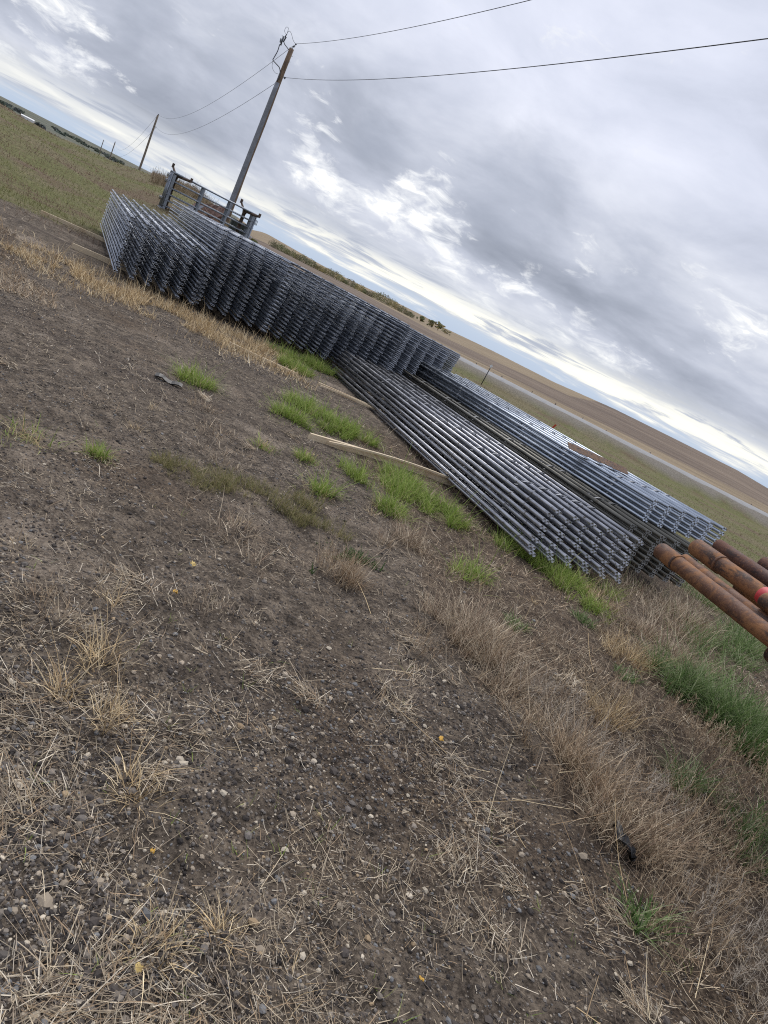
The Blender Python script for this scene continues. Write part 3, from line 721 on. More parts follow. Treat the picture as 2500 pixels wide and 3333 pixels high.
insulator(up1, (.06, 0, Z + .14), (.35, 0, 1), M['gear'], 2)
insulator(up1, (.13, 0, Z + .33), (.5, 0, 1), M['gear'], 2, .8)
MB().tube([(-.10, -.02, Z - .45), (-.13, -.05, Z - .18), (-.55, -.12, Z - .02), (-.66, -.14, Z + .08)], .03, 8).build('fuse_bracket', M['gear'], up1)
cf = MB(); cf.tube([(-.78, -.14, Z - .22), (-.80, -.14, Z + .34)], .055, 10).build('fuse_cutout', M['gear'], up1)
insulator(up1, (-.69, -.14, Z + .06), (.12, 0, 1), M['gear'], 5, .95)
insulator(up1, (-.88, -.14, Z - .08), (-.12, 0, 1), M['gear'], 4, .8)
MB().tube([(-.93, -.14, Z + .36), (-.72, -.14, Z + .39)], .02, 6).build('cross_pin', M['gear'], up1)
MB().tube([(-.70, -.14, Z + .40), (-.66, -.14, Z + .62)], .035, 8).build('arrester', M['gear'], up1)
coil('jumper_wire', [(.12, 0, Z + .40), (-.12, -.05, Z + .52), (-.40, -.10, Z + .82), (-.60, -.14, Z + .86), (-.66, -.14, Z + .62)], .014, M['gear'], up1)
coil('jumper_wire', [(-.66, -.14, Z + .72), (-.70, -.14, Z + 1.0), (-.86, -.14, Z + .98), (-.88, -.14, Z + .72), (-.74, -.14, Z + .60)], .012, M['gear'], up1)
coil('riser_cable', [(-.86, -.14, Z - .20), (-.83, -.16, Z - .65), (-.90, -.18, Z - 1.15), (-.90, -.18, Z - 1.32), (-.62, -.20, Z - 1.42), (-.30, -.21, Z - 1.55), (-.13, -.21, Z - 1.9), (-.15, -.20, Z - 2.4)], .034, M['gear'], up1)
coil('ground_wire', [(-.90, -.18, Z - 1.3), (-.80, -.18, Z - 1.72), (-.50, -.16, Z - 1.95), (-.22, -.12, Z - 1.92)], .012, M['gear'], up1)
MB().tube([(.12, -.02, Z - 1.92), (.34, -.04, Z - 1.84)], .03, 8).build('neutral_bracket', M['gear'], up1)
insulator(up1, (.24, -.03, Z - 1.98), (.6, 0, .8), M['gear'], 2, .8)
for zz_ in (.42, .82): MB().tube([(.10, 0, Z - zz_), (.24, -.02, Z - zz_)], .018, 6).build('bolt', M['gear'], up1)
for ch in up1.children:
    if not ch.name.startswith(('pole_shaft', 'cable_guard')): ch.location = (0, 0, H1); ch.scale = (GEAR, GEAR, GEAR)
tag(up1, 'tall weathered utility pole with grey cable guard and fuse gear on top', 'utility pole', 'utility poles along the line')
def local(root, q): return root.matrix_basis @ Vector(q)

def Lp1(q):
    c_, s_ = math.cos(R(20.9)), math.sin(R(20.9)); return Vector((P1.x + c_ * q[0] - s_ * q[1], P1.y + s_ * q[0] + c_ * q[1], P1.z + q[2]))
def simple_pole(az, d_, eltop, label, rb, rt_, zbase=None, arm=False):
    p = at(az, d_); p.z = (float(smooth_ground(p.x, p.y)) if zbase is None else zbase) - .1
    h = EYE + d_ * math.tan(R(eltop)) - p.z; r_ = empty('utility_pole', p); shaft(r_, h, rb, rt_, M['pole_far'], 12)
    insulator(r_, (.03, 0, h), (0, 0, 1), M['gear'], 2, 1.4)
    MB().tube([(.05, 0, h - 1.85), (.38, 0, h - 1.75)], .05, 8).build('neutral_bracket', M['gear'], r_)
    tag(r_, label, 'utility pole', 'utility poles along the line'); return p, h
P2, H2 = simple_pole(-27.48, 136, 3.68, 'smaller brown utility pole standing beyond the grassy bank', .21, .15)
P3, H3 = simple_pole(-29.45, 330, .80, 'tiny dark distant utility pole, nearer of the far pair', .23, .18)
P4, H4 = simple_pole(-30.15, 420, .56, 'tiny dark distant utility pole, farther of the far pair', .23, .18)
def line(a, b, sag, r_, label, n=28):
    a, b = Vector(a), Vector(b); m_ = MB()
    m_.tube([a + (b - a) * (i / n) + Vector((0, 0, -sag * 4 * (i / n) * (1 - i / n))) for i in range(n + 1)], r_, 6)
    tag(m_.build('power_line', M['wire']), label, 'power line', 'overhead lines')
a_top, a_neu = Lp1((.11, 0, H1 + .32)), Lp1((.27, -.03, H1 - 1.40))
b_top, b_neu = Lp1((.02, .02, H1 + .17)), Lp1((-.05, .10, H1 - 1.75))
line(b_top, (P2.x, P2.y, P2.z + H2 + .15), 2.0, .010, 'upper line from tall pole back to the smaller brown pole')
line(b_neu, (P2.x + .38, P2.y, P2.z + H2 - 1.75), 2.0, .010, 'lower line from tall pole back to the smaller brown pole')
line((P2.x, P2.y, P2.z + H2 + .15), (P3.x, P3.y, P3.z + H3), 4.5, .016, 'upper line from smaller brown pole to the distant poles')
line((P2.x + .38, P2.y, P2.z + H2 - 1.75), (P3.x, P3.y, P3.z + H3 - 1.6), 4.5, .016, 'lower line from smaller brown pole to the distant poles')
# the next pole stands out of the frame, towards the viewer's right
NX = Vector((P1.x + 47.0, P1.y - 79.0, 0))
line(a_top, (NX.x, NX.y, P1TOP + .32), 2.5, .0095, 'upper line running from tall pole out of the top of view', 60)
line(a_neu, (NX.x, NX.y, P1TOP - 1.45), 2.28, .0095, 'lower line running from tall pole across the open sky above the road', 60)

# ------------------------------------------------------------------ marker post, lath, fence
mp = at(2.32, 50.5); ms = empty('marker_post', mp)
MB().tube([(0, 0, -.1), (.03, 0, 1.46)], .032, 8).build('post', M['blackpost'], ms)
v = [(-.0, -.045, 1.33), (.12, -.045, 1.46), (0, -.045, 1.60), (-.12, -.045, 1.46)]; v = [(q[0] + .03, q[1], q[2]) for q in v]; v += [(q[0], -.035, q[2]) for q in v]
mk('reflector', v, [[0, 1, 2, 3], [7, 6, 5, 4], [0, 4, 5, 1], [1, 5, 6, 2], [2, 6, 7, 3], [3, 7, 4, 0]], M['reflector'], ms)
tag(ms, 'thin dark marker post with small pale diamond reflector beside the road', 'marker post')
lp = at(8.85, 36.5); lz = EYE + 36.5 * math.tan(R(-3.9))
v = []
for (hh, ww) in ((-.15, .045), (.78, .05), (.80, .045)):
    for (i, j) in ((-1, -1), (1, -1), (1, 1), (-1, 1)): v.append((i * ww + hh * .16, j * .008, hh))
f = [[3, 2, 1, 0]] + [[r_ * 4 + k, r_ * 4 + (k + 1) % 4, r_ * 4 + 4 + (k + 1) % 4, r_ * 4 + 4 + k] for r_ in (0, 1) for k in range(4)] + [[8, 9, 10, 11]]
o = mk('survey_lath', v, f, M['orange']); o.location = (lp.x, lp.y, gz(lp.x, lp.y)); o.rotation_euler = (0, R(6), R(-12))
o.scale = (1, 1, max(.3, (EYE + 36.5 * math.tan(R(-3.02)) - o.location.z) / .80))
tag(o, 'orange-red survey lath leaning in the green verge behind bluish stack', 'survey lath')
fr = empty('wire_fence', (0, 0, 0)); fz = {}
FP = [(-2.6, 0), (1.2, .2), (2.6, 0), (3.4, .3), (4.3, .1), (6.0, 0), (8.0, 0), (10.3, .1), (12.3, 0), (15.9, .1), (19.4, 0), (23.4, .1), (26.5, 0), (29.5, 0)]
pts = []
for i, (az, k) in enumerate(FP):
    x = 68.5 * math.tan(R(az)); y = float(road_far(x)) + 4.6; z = float(smooth_ground(x, y)); ln = random.uniform(-.12, .12); h = random.uniform(.5, .8)
    MB().tube([(x, y, z - .1), (x + ln, y, z + h)], .045 + .02 * (i % 3 == 0), 6).build('fence_post', M['pole_far' if i % 2 else 'brown'], fr); pts.append((x, y, z))
for h in (.3, .5): MB().tube([(q[0], q[1], q[2] + h) for q in pts], .006, 4).build('fence_wire', M['wire'], fr)
tag(fr, 'sparse wire fence of short crooked posts beyond the grey road', 'fence')

# ------------------------------------------------------------------ far shed, far tree belts
sh = empty('white_shed', at(-34.7, 620)); sh.rotation_euler = (0, 0, R(30)); sh.location.z = EYE + 620 * math.tan(R(-.56))
MB().box((0, 0, .9), (4.2, 0, 0), (0, 3, 0), (0, 0, .9)).build('wall', M['white'], sh)
mk('roof', [(-4.4, -3.3, 1.8), (4.4, -3.3, 1.8), (4.4, 0, 2.5), (-4.4, 0, 2.5), (-4.4, 3.3, 1.8), (4.4, 3.3, 1.8)], [[0, 1, 2, 3], [3, 2, 5, 4], [0, 3, 4], [1, 5, 2], [0, 4, 5, 1]], M['white'], sh)
tag(sh, 'long low white shed far off beyond the grassy bank', 'shed')
sh2 = copy_tree(sh); q = at(-35.45, 640); sh2.location = (q.x, q.y, EYE + 640 * math.tan(R(-.60))); sh2.scale = (.35, .6, .55)
tag(sh2, 'small white outbuilding next to the long far white shed', 'shed')
def leaf_cloud(cs, n_per, size, cols, r_):
    """leaf-sized quads through several lumps: cs = [(x,y,z,rx,ry,rz)]"""
    V, C = [], []
    for (x, y, z, rx, ry, rz) in cs:
        q = r_.normal(size=(n_per, 3)); q /= np.linalg.norm(q, axis=1)[:, None]; q *= r_.uniform(.25, 1.0, (n_per, 1)) ** .55
        c = np.array([x, y, z]) + q * np.array([rx, ry, rz])
        a_ = r_.normal(size=(n_per, 3)); a_ /= np.linalg.norm(a_, axis=1)[:, None]; b_ = np.cross(a_, r_.normal(size=(n_per, 3))); b_ /= np.linalg.norm(b_, axis=1)[:, None]
        s = size * r_.uniform(.6, 1.5, (n_per, 1)); a_ *= s; b_ *= s * .7
        V.append(np.stack([c - a_ - b_, c + a_ - b_, c + a_ + b_, c - a_ + b_], 1).reshape(-1, 3))
        base = np.array(cols[r_.integers(len(cols))]); k = base * r_.uniform(.65, 1.35, (n_per, 1)); C.append(np.repeat(k, 4, 0))
    V = np.concatenate(V); C = np.concatenate(C); F = np.arange(len(V)).reshape(-1, 4); return V, F, C
LC = [(.18, .19, .095), (.23, .22, .11), (.15, .165, .09), (.31, .26, .11), (.21, .19, .125)]
r9 = np.random.default_rng(5)
def bush_base(az, d_): 
    p = at(az, d_); return p.x, p.y, float(smooth_ground(p.x, p.y))
cs = []
for az in np.arange(-17.2, -5.0, .13):
    gap = vn(np.array([az * 10.]), np.array([3.]), 7, 3)[0]
    if gap < .16 and az < -12: continue
    d_ = 425 + r9.uniform(-14, 14); x, y, z = bush_base(az, d_); h = (1.4 + 1.2 * vn(np.array([az * 10.]), np.array([50.]), 6, 8)[0] + (.55 if az > -9 else 0)) * r9.uniform(.75, 1.2)
    cs.append((x, y, z + h * .75, h * 1.0, h * .9, h * .95))
V, F, C = leaf_cloud(cs, 150, .17, LC, r9)
tag(grid_mesh('shrub_belt', V, F, M['foliage'], C, False), kind='stuff')
def tree(az, d_, h, wd, label, cols, seed, group='trees along the shrub belt'):
    r_ = np.random.default_rng(seed); x, y, z = bush_base(az, d_); root = empty('autumn_tree', (x, y, z))
    b = MB(); b.tube([(0, 0, -.2), (.1, 0, h * .35), (.0, .1, h * .8)], [h * .035, h * .025, h * .008], 7)
    for k in range(5):
        a_ = k * 1.3; b.tube([(.05, 0, h * (.25 + .08 * k)), (wd * .35 * math.cos(a_), wd * .35 * math.sin(a_), h * (.5 + .09 * k))], [h * .014, h * .005], 5)
    b.build('trunk', M['pole'], root)
    lumps = [(r_.normal() * wd * .28, r_.normal() * wd * .28, h * r_.uniform(.14, .9), wd * r_.uniform(.14, .26), wd * .2, h * r_.uniform(.08, .17)) for _ in range(22)]
    V, F, C = leaf_cloud(lumps, 75, h * .035, [tuple(q * 1.35 for q in c) for c in cols], r_); o = grid_mesh('crown', V, F, M['foliage'], C, False); o.parent = root
    tag(root, label, 'tree', group)
tree(-4.35, 420, 4.0, 4.6, 'round olive tree in the belt, third from its end near the hill', LC, 1)
tree(-3.55, 415, 4.4, 4.8, 'broad olive tree, second from the end of the belt', LC, 2)
tree(-2.8, 418, 4.9, 4.6, 'tallest ragged tree at the end of the shrub belt', LC, 3)
tree(-2.15, 412, 2.6, 4.2, 'low bushy tree closing the end of the shrub belt', LC, 4)
tree(-18.35, 120, 1.9, 2.2, 'small yellow-green bush just past the livestock panels', [(.15, .14, .05), (.11, .12, .05)], 6)
cs = []
for az in np.arange(-37.5, -20, .10):
    dens = vn(np.array([az * 10.]), np.array([9.]), 9, 14)[0]
    if dens < .42 or r9.random() < .35: continue
    d_ = 1500 + r9.uniform(-250, 500); p = at(az, d_); z = float(smooth_ground(p.x, p.y)); h = 2.5 + 4 * dens * r9.uniform(.5, 1.1)
    cs.append((p.x, p.y, z + h * .4, h * r9.uniform(1, 3.2), h, h * r9.uniform(.35, .75)))
for az, el_, d_ in ((-36.4, -.42, 700), (-36.1, -.40, 690), (-35.75, -.45, 710), (-33.9, -.48, 680)):
    p = at(az, d_, el=el_); cs.append((p.x, p.y, p.z - .5, 4.5, 3, 2.2))
V, F, C = leaf_cloud(cs, 70, 1.1, [(.10, .125, .10), (.13, .15, .115), (.115, .13, .125)], r9)
tag(grid_mesh('far_treeline', V, F, M['foliage'], C, False), kind='stuff')

# ------------------------------------------------------------------ ground cover
rg = np.random.default_rng(23)
def strips(P0, az, h, wd, lean, curl, cols, jit=.25, tip=.15):
    """bent blades: base point, heading, length, width, lean from vertical (rad), extra bend"""
    n = len(P0); ts = np.array([0, .38, .72, 1.0]); V = np.zeros((n, 4, 2, 3), np.float32)
    dx, dy = np.sin(az), np.cos(az); sxv, syv = np.cos(az + .3), -np.sin(az + .3)
    px = np.zeros(n); pz = np.zeros(n); last = 0
    for i, t_ in enumerate(ts):
        if i: 
            th = lean + curl * (t_ - .2); st_ = (t_ - last) * h; px = px + np.sin(th) * st_; pz = pz + np.cos(th) * st_
        last = t_; wv = wd * (1 - t_ * (1 - tip)) / 2
        for s_, j in ((-1, 0), (1, 1)):
            V[:, i, j, 0] = P0[:, 0] + dx * px + sxv * wv * s_; V[:, i, j, 1] = P0[:, 1] + dy * px + syv * wv * s_; V[:, i, j, 2] = P0[:, 2] + pz
    base = (np.arange(n) * 8)[:, None, None]; q = np.array([[0, 1, 3, 2], [2, 3, 5, 4], [4, 5, 7, 6]])[None]
    F = (base + q).reshape(-1, 4)
    c = cols * rg.uniform(1 - jit, 1 + jit, (n, 1)); grad = np.array([.8, .95, 1.05, 1.1])[None, :, None, None]
    C = np.broadcast_to(c[:, None, None, :] * np.ones_like(grad), (n, 4, 2, 3)).reshape(-1, 3)
    return V.reshape(-1, 3), F, C
def join(parts):
    off = 0; Vs, Fs, Cs = [], [], []
    for V, F, C in parts: Vs.append(V); Fs.append(F + off); Cs.append(C); off += len(V)
    return np.concatenate(Vs), np.concatenate(Fs), np.concatenate(Cs)
def wedge(n, d0, d1, a0=-44, a1=50):
    az = np.radians(rg.uniform(a0, a1, n)); D = np.exp(rg.uniform(math.log(d0), math.log(d1), n)); return D * np.sin(az), D * np.cos(az)
def pick(cols, n, p=None): return np.array(cols)[rg.choice(len(cols), n, p=p)]
def on(x, y, h=0): return np.stack([x, y, ground_z(x, y) + h], 1)
STACKS = [(-5.53, 10.91, -31.7, 1.3), (-4.39, 11.62, -31.5, 5.3), (1.48, 6.68, -28.6, 3.4)]
def clear(x, y):
    ok = np.ones(len(x), bool)
    for (sx_, sy_, az, wd) in STACKS:
        a_ = R(az); dx_, dy_ = x - sx_, y - sy_; al = math.sin(a_) * dx_ + math.cos(a_) * dy_; la = math.cos(a_) * dx_ - math.sin(a_) * dy_
        ok &= ~((al > .1) & (al < 7.5) & (la > -.02) & (la < wd))
    return ok
STRAW = [(.50, .42, .30), (.38, .31, .22), (.26, .21, .155), (.60, .53, .42), (.16, .125, .095), (.32, .23, .145)]
# loose straw lying on the soil
def straw_litter():
    n = 150000; x, y = wedge(n, .9, 17); D = np.hypot(x, y); dl = dry_line(x, y)
    dens = .08 + .85 * np.clip((fbm(x, y, .38, 5, 70) - .46) * 3.4, 0, 1) + .55 * ss(-.2, .3, dl) + .15 * ss(5, 9, D)
    k = (rg.random(n) < dens * .62) & clear(x, y); x, y, D = x[k], y[k], D[k]; n = len(x)
    h = np.exp(rg.normal(math.log(.032), .65, n)).clip(.008, .20); wd = np.maximum(rg.uniform(.0009, .0027, n), D * .0007)
    az = rg.uniform(0, 6.283, n); lean = rg.uniform(1.25, 1.58, n)
    V, F, C = strips(on(x, y, .004), az, h, wd, lean, rg.normal(0, 1.0, n), pick(STRAW, n, [.15, .22, .22, .09, .2, .12]), .35, .7)
    tag(grid_mesh('straw_litter', V, F, M['straw'], C, True), kind='stuff')
straw_litter()
# pebbles, clods
def pebbles():
    ph = (1 + 5 ** .5) / 2
    iv = np.array([(-1, ph, 0), (1, ph, 0), (-1, -ph, 0), (1, -ph, 0), (0, -1, ph), (0, 1, ph), (0, -1, -ph), (0, 1, -ph), (ph, 0, -1), (ph, 0, 1), (-ph, 0, -1), (-ph, 0, 1)]) / 1.9
    it = np.array([(0, 11, 5), (0, 5, 1), (0, 1, 7), (0, 7, 10), (0, 10, 11), (1, 5, 9), (5, 11, 4), (11, 10, 2), (10, 7, 6), (7, 1, 8), (3, 9, 4), (3, 4, 2), (3, 2, 6), (3, 6, 8), (3, 8, 9), (4, 9, 5), (2, 4, 11), (6, 2, 10), (8, 6, 7), (9, 8, 1)])
    n = 230000; x, y = wedge(n, .9, 13); D = np.hypot(x, y)
    dens = (.35 + 1.2 * np.clip((fbm(x, y, .8, 4, 90) - .38) * 2.6, 0, 1)) * (1 - .8 * ss(-.25, .25, dry_line(x, y)))
    k = (rg.random(n) < dens * .8) & clear(x, y); x, y, D = x[k], y[k], D[k]; n = len(x)
    s = np.exp(rg.normal(math.log(.0030), .55, n)).clip(.0014, .013); s = np.maximum(s, D * .0007)
    big = rg.random(n) < .0022; s[big] = rg.uniform(.009, .020, big.sum())
    sc3 = np.stack([rg.uniform(.75, 1.3, n), rg.uniform(.75, 1.3, n), rg.uniform(.5, .85, n)], 1) * s[:, None]
    V = iv[None] * rg.uniform(.78, 1.22, (n, 12, 1)) * sc3[:, None, :]
    a_ = rg.uniform(0, 6.283, n); c_, s_ = np.cos(a_)[:, None], np.sin(a_)[:, None]
    X = V[:, :, 0] * c_ - V[:, :, 1] * s_; Y = V[:, :, 0] * s_ + V[:, :, 1] * c_; V = np.stack([X, Y, V[:, :, 2]], 2) + on(x, y)[:, None, :] + np.array([0, 0, 1.])[None, None] * (sc3[:, 2] * .25)[:, None, None]
    F = (np.arange(n) * 12)[:, None, None] + it[None]
    pal = [(.040, .034, .031), (.075, .064, .057), (.15, .134, .12), (.21, .182, .152), (.33, .275, .21), (.48, .42, .33), (.34, .25, .155), (.17, .17, .17)]
    c = pick(pal, n, [.27, .24, .17, .12, .08, .035, .02, .065]) * rg.uniform(.75, 1.25, (n, 1)); C = np.repeat(c, 12, 0)
    tag(grid_mesh('gravel', V.reshape(-1, 3), F.reshape(-1, 3), M['stone'], C, False), kind='stuff')
pebbles()
# dry standing grass and brush
def disc(cx, cy, r, n, k=.6):
    a_ = rg.uniform(0, 6.283, n); q = r * rg.random(n) ** k; return cx + q * np.cos(a_), cy + q * np.sin(a_)
parts = []
def tuft(cx, cy, r, n, h, wd, lean, curl, cols, p=None, out=.6, hj=.35, jit=.25):
    x, y = disc(cx, cy, r, n)
    if n > 100:
        k = fbm(x, y, .13, 2, 77) > rg.normal(.47, .05, n); x, y = x[k], y[k]; n = len(x)
    D = math.hypot(cx, cy)
    az = np.where(rg.random(n) < out, np.arctan2(x - cx, y - cy), rg.uniform(0, 6.283, n)) + rg.normal(0, .5, n)
    hh = h * np.exp(rg.normal(0, hj, n)); ww = np.maximum(wd * rg.uniform(.6, 1.3, n), D * .00055)
    return strips(on(x, y, -.005), az, hh, ww, np.abs(rg.normal(lean, lean * .6, n)), rg.normal(curl, .4, n), pick(cols, n, p), jit)
DRYC = [(.50, .41, .29), (.38, .295, .205), (.64, .54, .40), (.17, .125, .09), (.28, .195, .135)]
TAN = [(.60, .46, .265), (.50, .37, .205), (.72, .59, .38), (.32, .225, .13)]
RED = [(.33, .235, .15), (.43, .325, .215), (.18, .125, .082), (.58, .475, .335)]
for (cx, cy, r, n, h, cols) in [(.92, 4.17, .34, 1500, .15, DRYC), (.68, 4.05, .24, 700, .13, DRYC), (1.09, 3.75, .22, 700, .13, DRYC), (-.06, 4.08, .17, 380, .13, RED), (.32, 5.36, .18, 380, .12, DRYC), (.12, 5.1, .14, 200, .10, DRYC), (2.24, 6.44, .2, 350, .10, TAN),
        (1.48, 3.06, .24, 800, .17, RED), (1.34, 3.23, .24, 800, .16, RED), (1.62, 2.8, .2, 600, .15, DRYC), (1.85, 3.96, .2, 450, .16, TAN), (2.27, 5.23, .25, 550, .11, TAN), (3.2, 6.86, .4, 800, .15, DRYC), (2.6, 6.2, .35, 600, .13, DRYC), (2.9, 5.9, .35, 700, .15, DRYC), (3.6, 7.6, .4, 700, .16, DRYC), (2.3, 5.7, .3, 500, .12, DRYC),
        (-.51, 1.96, .06, 70, .09, TAN), (-.69, 2.23, .08, 90, .09, TAN), (-.70, 1.99, .05, 60, .09, TAN), (-.9, 2.6, .08, 70, .08, TAN), (-.28, 1.75, .08, 80, .07, TAN), (-.02, 1.32, .06, 60, .06, TAN), (.12, 1.45, .05, 45, .06, TAN),
        (-1.5, 5.6, .25, 160, .07, RED), (-1.9, 6.2, .2, 140, .06, RED), (-1.3, 5.1, .25, 200, .07, DRYC), (-.5, 3.6, .15, 150, .08, DRYC), (-.75, 3.9, .18, 180, .08, DRYC), (-1.2, 3.2, .15, 110, .07, DRYC)]:
    parts.append(tuft(cx, cy, r, int(n * 1.5), h * 1.15, .0034, .5, .6, cols, hj=.45, jit=.5))
# tan fringe in front of the left stacks
n = 20000; al = rg.normal(11.0, .60, n); la = rg.uniform(-1.4, 3.9, n) ; al = al + .0 * la - .18 * (la - 1)
x = -SA * al + CA * la; y = CA * al + SA * la
k = clear(x, y) & (fbm(x, y, .55, 4, 55) > np.where(la < .3, .60, .42)); x, y = x[k], y[k]; n = len(x); D = np.hypot(x, y)
parts.append(strips(on(x, y, -.01), rg.uniform(0, 6.283, n), np.exp(rg.normal(math.log(.12), .4, n)), np.maximum(.003, D * .0008) * np.ones(n), np.abs(rg.normal(.7, .45, n)), rg.normal(.4, .4, n), pick(TAN, n), .3))
# brush everywhere in the rough zone to the right
x, y = wedge(95000, 1.9, 12, -5, 50); D = np.hypot(x, y); dl = dry_line(x, y)
k = (rg.random(len(x)) < ss(-.18, .35, dl) * np.clip((fbm(x, y, .30, 4, 80) - .40) * 4.0, .05, 1) * .58) & clear(x, y) & (D > 1.75); x, y, D = x[k], y[k], D[k]; n = len(x)
patch = fbm(x, y, .7, 3, 84)[:, None]
cols = np.where(patch > .52, pick(RED, n), pick(DRYC, n))
parts.append(strips(on(x, y, -.005), rg.uniform(0, 6.283, n), np.exp(rg.normal(math.log(.085), .45, n)), np.maximum(rg.uniform(.0014, .0042, n), D * .0008), np.where(rg.random(n) < .55, rg.uniform(1.15, 1.5, n), np.abs(rg.normal(.7, .4, n))), rg.normal(.5, .6, n), cols, .45))
# twiggy weeds: stems with side twigs
def weed(cx, cy, r, stems, h, cols, lean=.3):
    x, y = disc(cx, cy, r, stems); az = np.arctan2(x - cx, y - cy) + rg.normal(0, .7, stems); hh = h * rg.uniform(.6, 1.2, stems); ln = np.abs(rg.normal(lean, .2, stems)); P = on(x, y, -.005); D = math.hypot(cx, cy)
    out = [strips(P, az, hh, np.full(stems, max(.0022, D * .0006)), ln, rg.normal(.1, .2, stems), pick(cols, stems), .2, .5)]
    m_ = 9; ii = np.repeat(np.arange(stems), m_); t_ = rg.uniform(.25, 1.0, len(ii)); th = ln[ii]
    Q = P[ii] + np.stack([np.sin(az[ii]) * np.sin(th) * hh[ii] * t_, np.cos(az[ii]) * np.sin(th) * hh[ii] * t_, np.cos(th) * hh[ii] * t_], 1)
    k_ = len(ii); out.append(strips(Q, rg.uniform(0, 6.283, k_), rg.uniform(.015, .055, k_), np.full(k_, max(.0016, D * .0006)), np.abs(rg.normal(.7, .3, k_)), rg.normal(0, .4, k_), pick(cols, k_), .25, .6))
    return out
GREYW = [(.46, .41, .34), (.38, .33, .27), (.30, .25, .20)]
for (cx, cy, r, s_, h, cols) in [(1.55, 2.95, .25, 70, .20, RED), (1.75, 3.2, .25, 60, .20, GREYW), (1.45, 3.45, .2, 40, .17, GREYW), (1.9, 2.7, .25, 70, .18, RED), (2.1, 3.0, .3, 70, .18, RED), (2.3, 3.4, .3, 70, .2, RED), (1.75, 2.35, .2, 55, .16, RED), (2.0, 2.4, .25, 60, .17, GREYW),
        (1.95, 2.1, .15, 30, .17, GREYW), (2.6, 3.9, .3, 60, .2, RED), (1.95, 4.3, .25, 45, .17, DRYC), (2.5, 4.4, .25, 45, .18, RED), (1.6, 4.6, .2, 30, .13, DRYC), (1.1, 3.4, .15, 30, .14, RED), (-.1, 4.0, .15, 45, .16, RED), (.55, 3.6, .12, 20, .12, RED), (-.55, 2.9, .1, 14, .1, DRYC), (-1.0, 2.3, .1, 14, .1, RED), (2.9, 4.3, .3, 50, .2, RED), (1.35, 3.75, .2, 40, .18, GREYW)]:
    parts += weed(cx, cy, r, int(s_ * 1.3), h, cols)
# matted dead grass lying in patches
for i in range(150):
    a_ = R(rg.uniform(-42, 46)); q = math.exp(rg.uniform(math.log(1.05), math.log(7))); cx, cy = q * math.sin(a_), q * math.cos(a_)
    if fbm(np.array([cx]), np.array([cy]), .9, 3, 66)[0] < .44: continue
    n = int(rg.uniform(40, 130)); x, y = disc(cx, cy, rg.uniform(.06, .17), n); th = rg.uniform(0, 6.283)
    parts.append(strips(on(x, y, .006), th + rg.normal(0, .75, n), np.exp(rg.normal(math.log(.055), .5, n)).clip(.02, .2), np.maximum(rg.uniform(.0012, .0034, n), q * .0008), rg.uniform(1.05, 1.5, n), rg.normal(.2, .5, n), pick(STRAW, n), .4, .6))
for i in range(46):
    a_ = R(rg.uniform(-40, 20)); q = math.exp(rg.uniform(math.log(1.1), math.log(6))); cx, cy = q * math.sin(a_), q * math.cos(a_)
    parts.append(tuft(cx, cy, rg.uniform(.025, .07), int(rg.uniform(14, 46)), .065, .0022, .75, .5, [TAN, DRYC, DRYC][i % 3], None, .6, .4, .4))
for (cx, cy, r, n) in [(2.3, 7.0, .3, 420), (2.75, 7.5, .35, 520), (3.2, 7.9, .4, 560), (3.7, 8.3, .4, 520), (3.3, 7.3, .35, 420), (4.1, 8.8, .4, 420), (3.7, 7.7, .35, 380)]:
    parts.append(tuft(cx, cy, r, n, .15, .004, .6, .6, DRYC + [(.25, .27, .13)], None, .4, .45, .45))
# long bent straws
n = 260; x, y = wedge(n, 1.0, 6); k = (dry_line(x, y) > -.8); x, y = x[k], y[k]; n = len(x)
parts.append(strips(on(x, y, .012), rg.uniform(0, 6.283, n), rg.uniform(.12, .42, n), rg.uniform(.002, .0042, n), rg.uniform(1.15, 1.5, n), rg.normal(.1, .5, n), pick(TAN, n), .2, .6))
# rough dry seed-heads on the bank to the left and on the verge
def meadow(n, d0, d1, a0, a1, cols, h, sel):
    x, y = wedge(n, d0, d1, a0, a1); D = np.hypot(x, y); k = sel(x, y, D) & clear(x, y); x, y, D = x[k], y[k], D[k]; m_ = len(x)
    pt = (fbm(x, y, 5.5, 5, 101) + .12 * (fbm(x, y, 1.2, 2, 107) - .5))[:, None]; c = np.where(pt > .525, pick(cols[0], m_), pick(cols[1], m_))
    if len(cols) > 2: c = np.where((pt > .485) & (pt < .525), pick(cols[2], m_), c)
    return strips(on(x, y, -.02), rg.uniform(0, 6.283, m_), h * np.exp(rg.normal(0, .4, m_)), np.maximum(.004, D * .0006), np.abs(rg.normal(.5, .3, m_)), rg.normal(.4, .4, m_), c, .3)
BANK = ([(.20, .13, .09), (.26, .18, .12), (.16, .10, .078)], [(.15, .165, .05), (.20, .205, .07), (.25, .225, .10)], [(.30, .235, .145), (.24, .19, .115)])
parts.append(meadow(45000, 14, 52, -44, -18, BANK, .085, lambda x, y, D: ss(14.5, 18.5, D) > rg.random(len(x))))
parts.append(meadow(9000, 42, 54, -26.6, -20.5, ([(.27, .20, .135), (.22, .155, .11)], [(.30, .23, .15), (.21, .165, .105)]), .30, lambda x, y, D: D > 40))
parts.append(meadow(60000, 9.5, 52, -12, 40, ([(.26, .22, .12), (.22, .19, .10)], [(.15, .19, .055), (.20, .225, .075), (.24, .24, .10)]), .085, lambda x, y, D: (rowco(x, y)[1] > 8.6) & (y < road_far(x) - 11)))
x, y = wedge(26000, 8, 16, -44, -26); al, la = rowco(x, y); k = (la < .4) & (al > 8) & (al < 12.8) & (fbm(x, y, .8, 4, 44) > .46) & clear(x, y); x, y = x[k], y[k]; n = len(x)
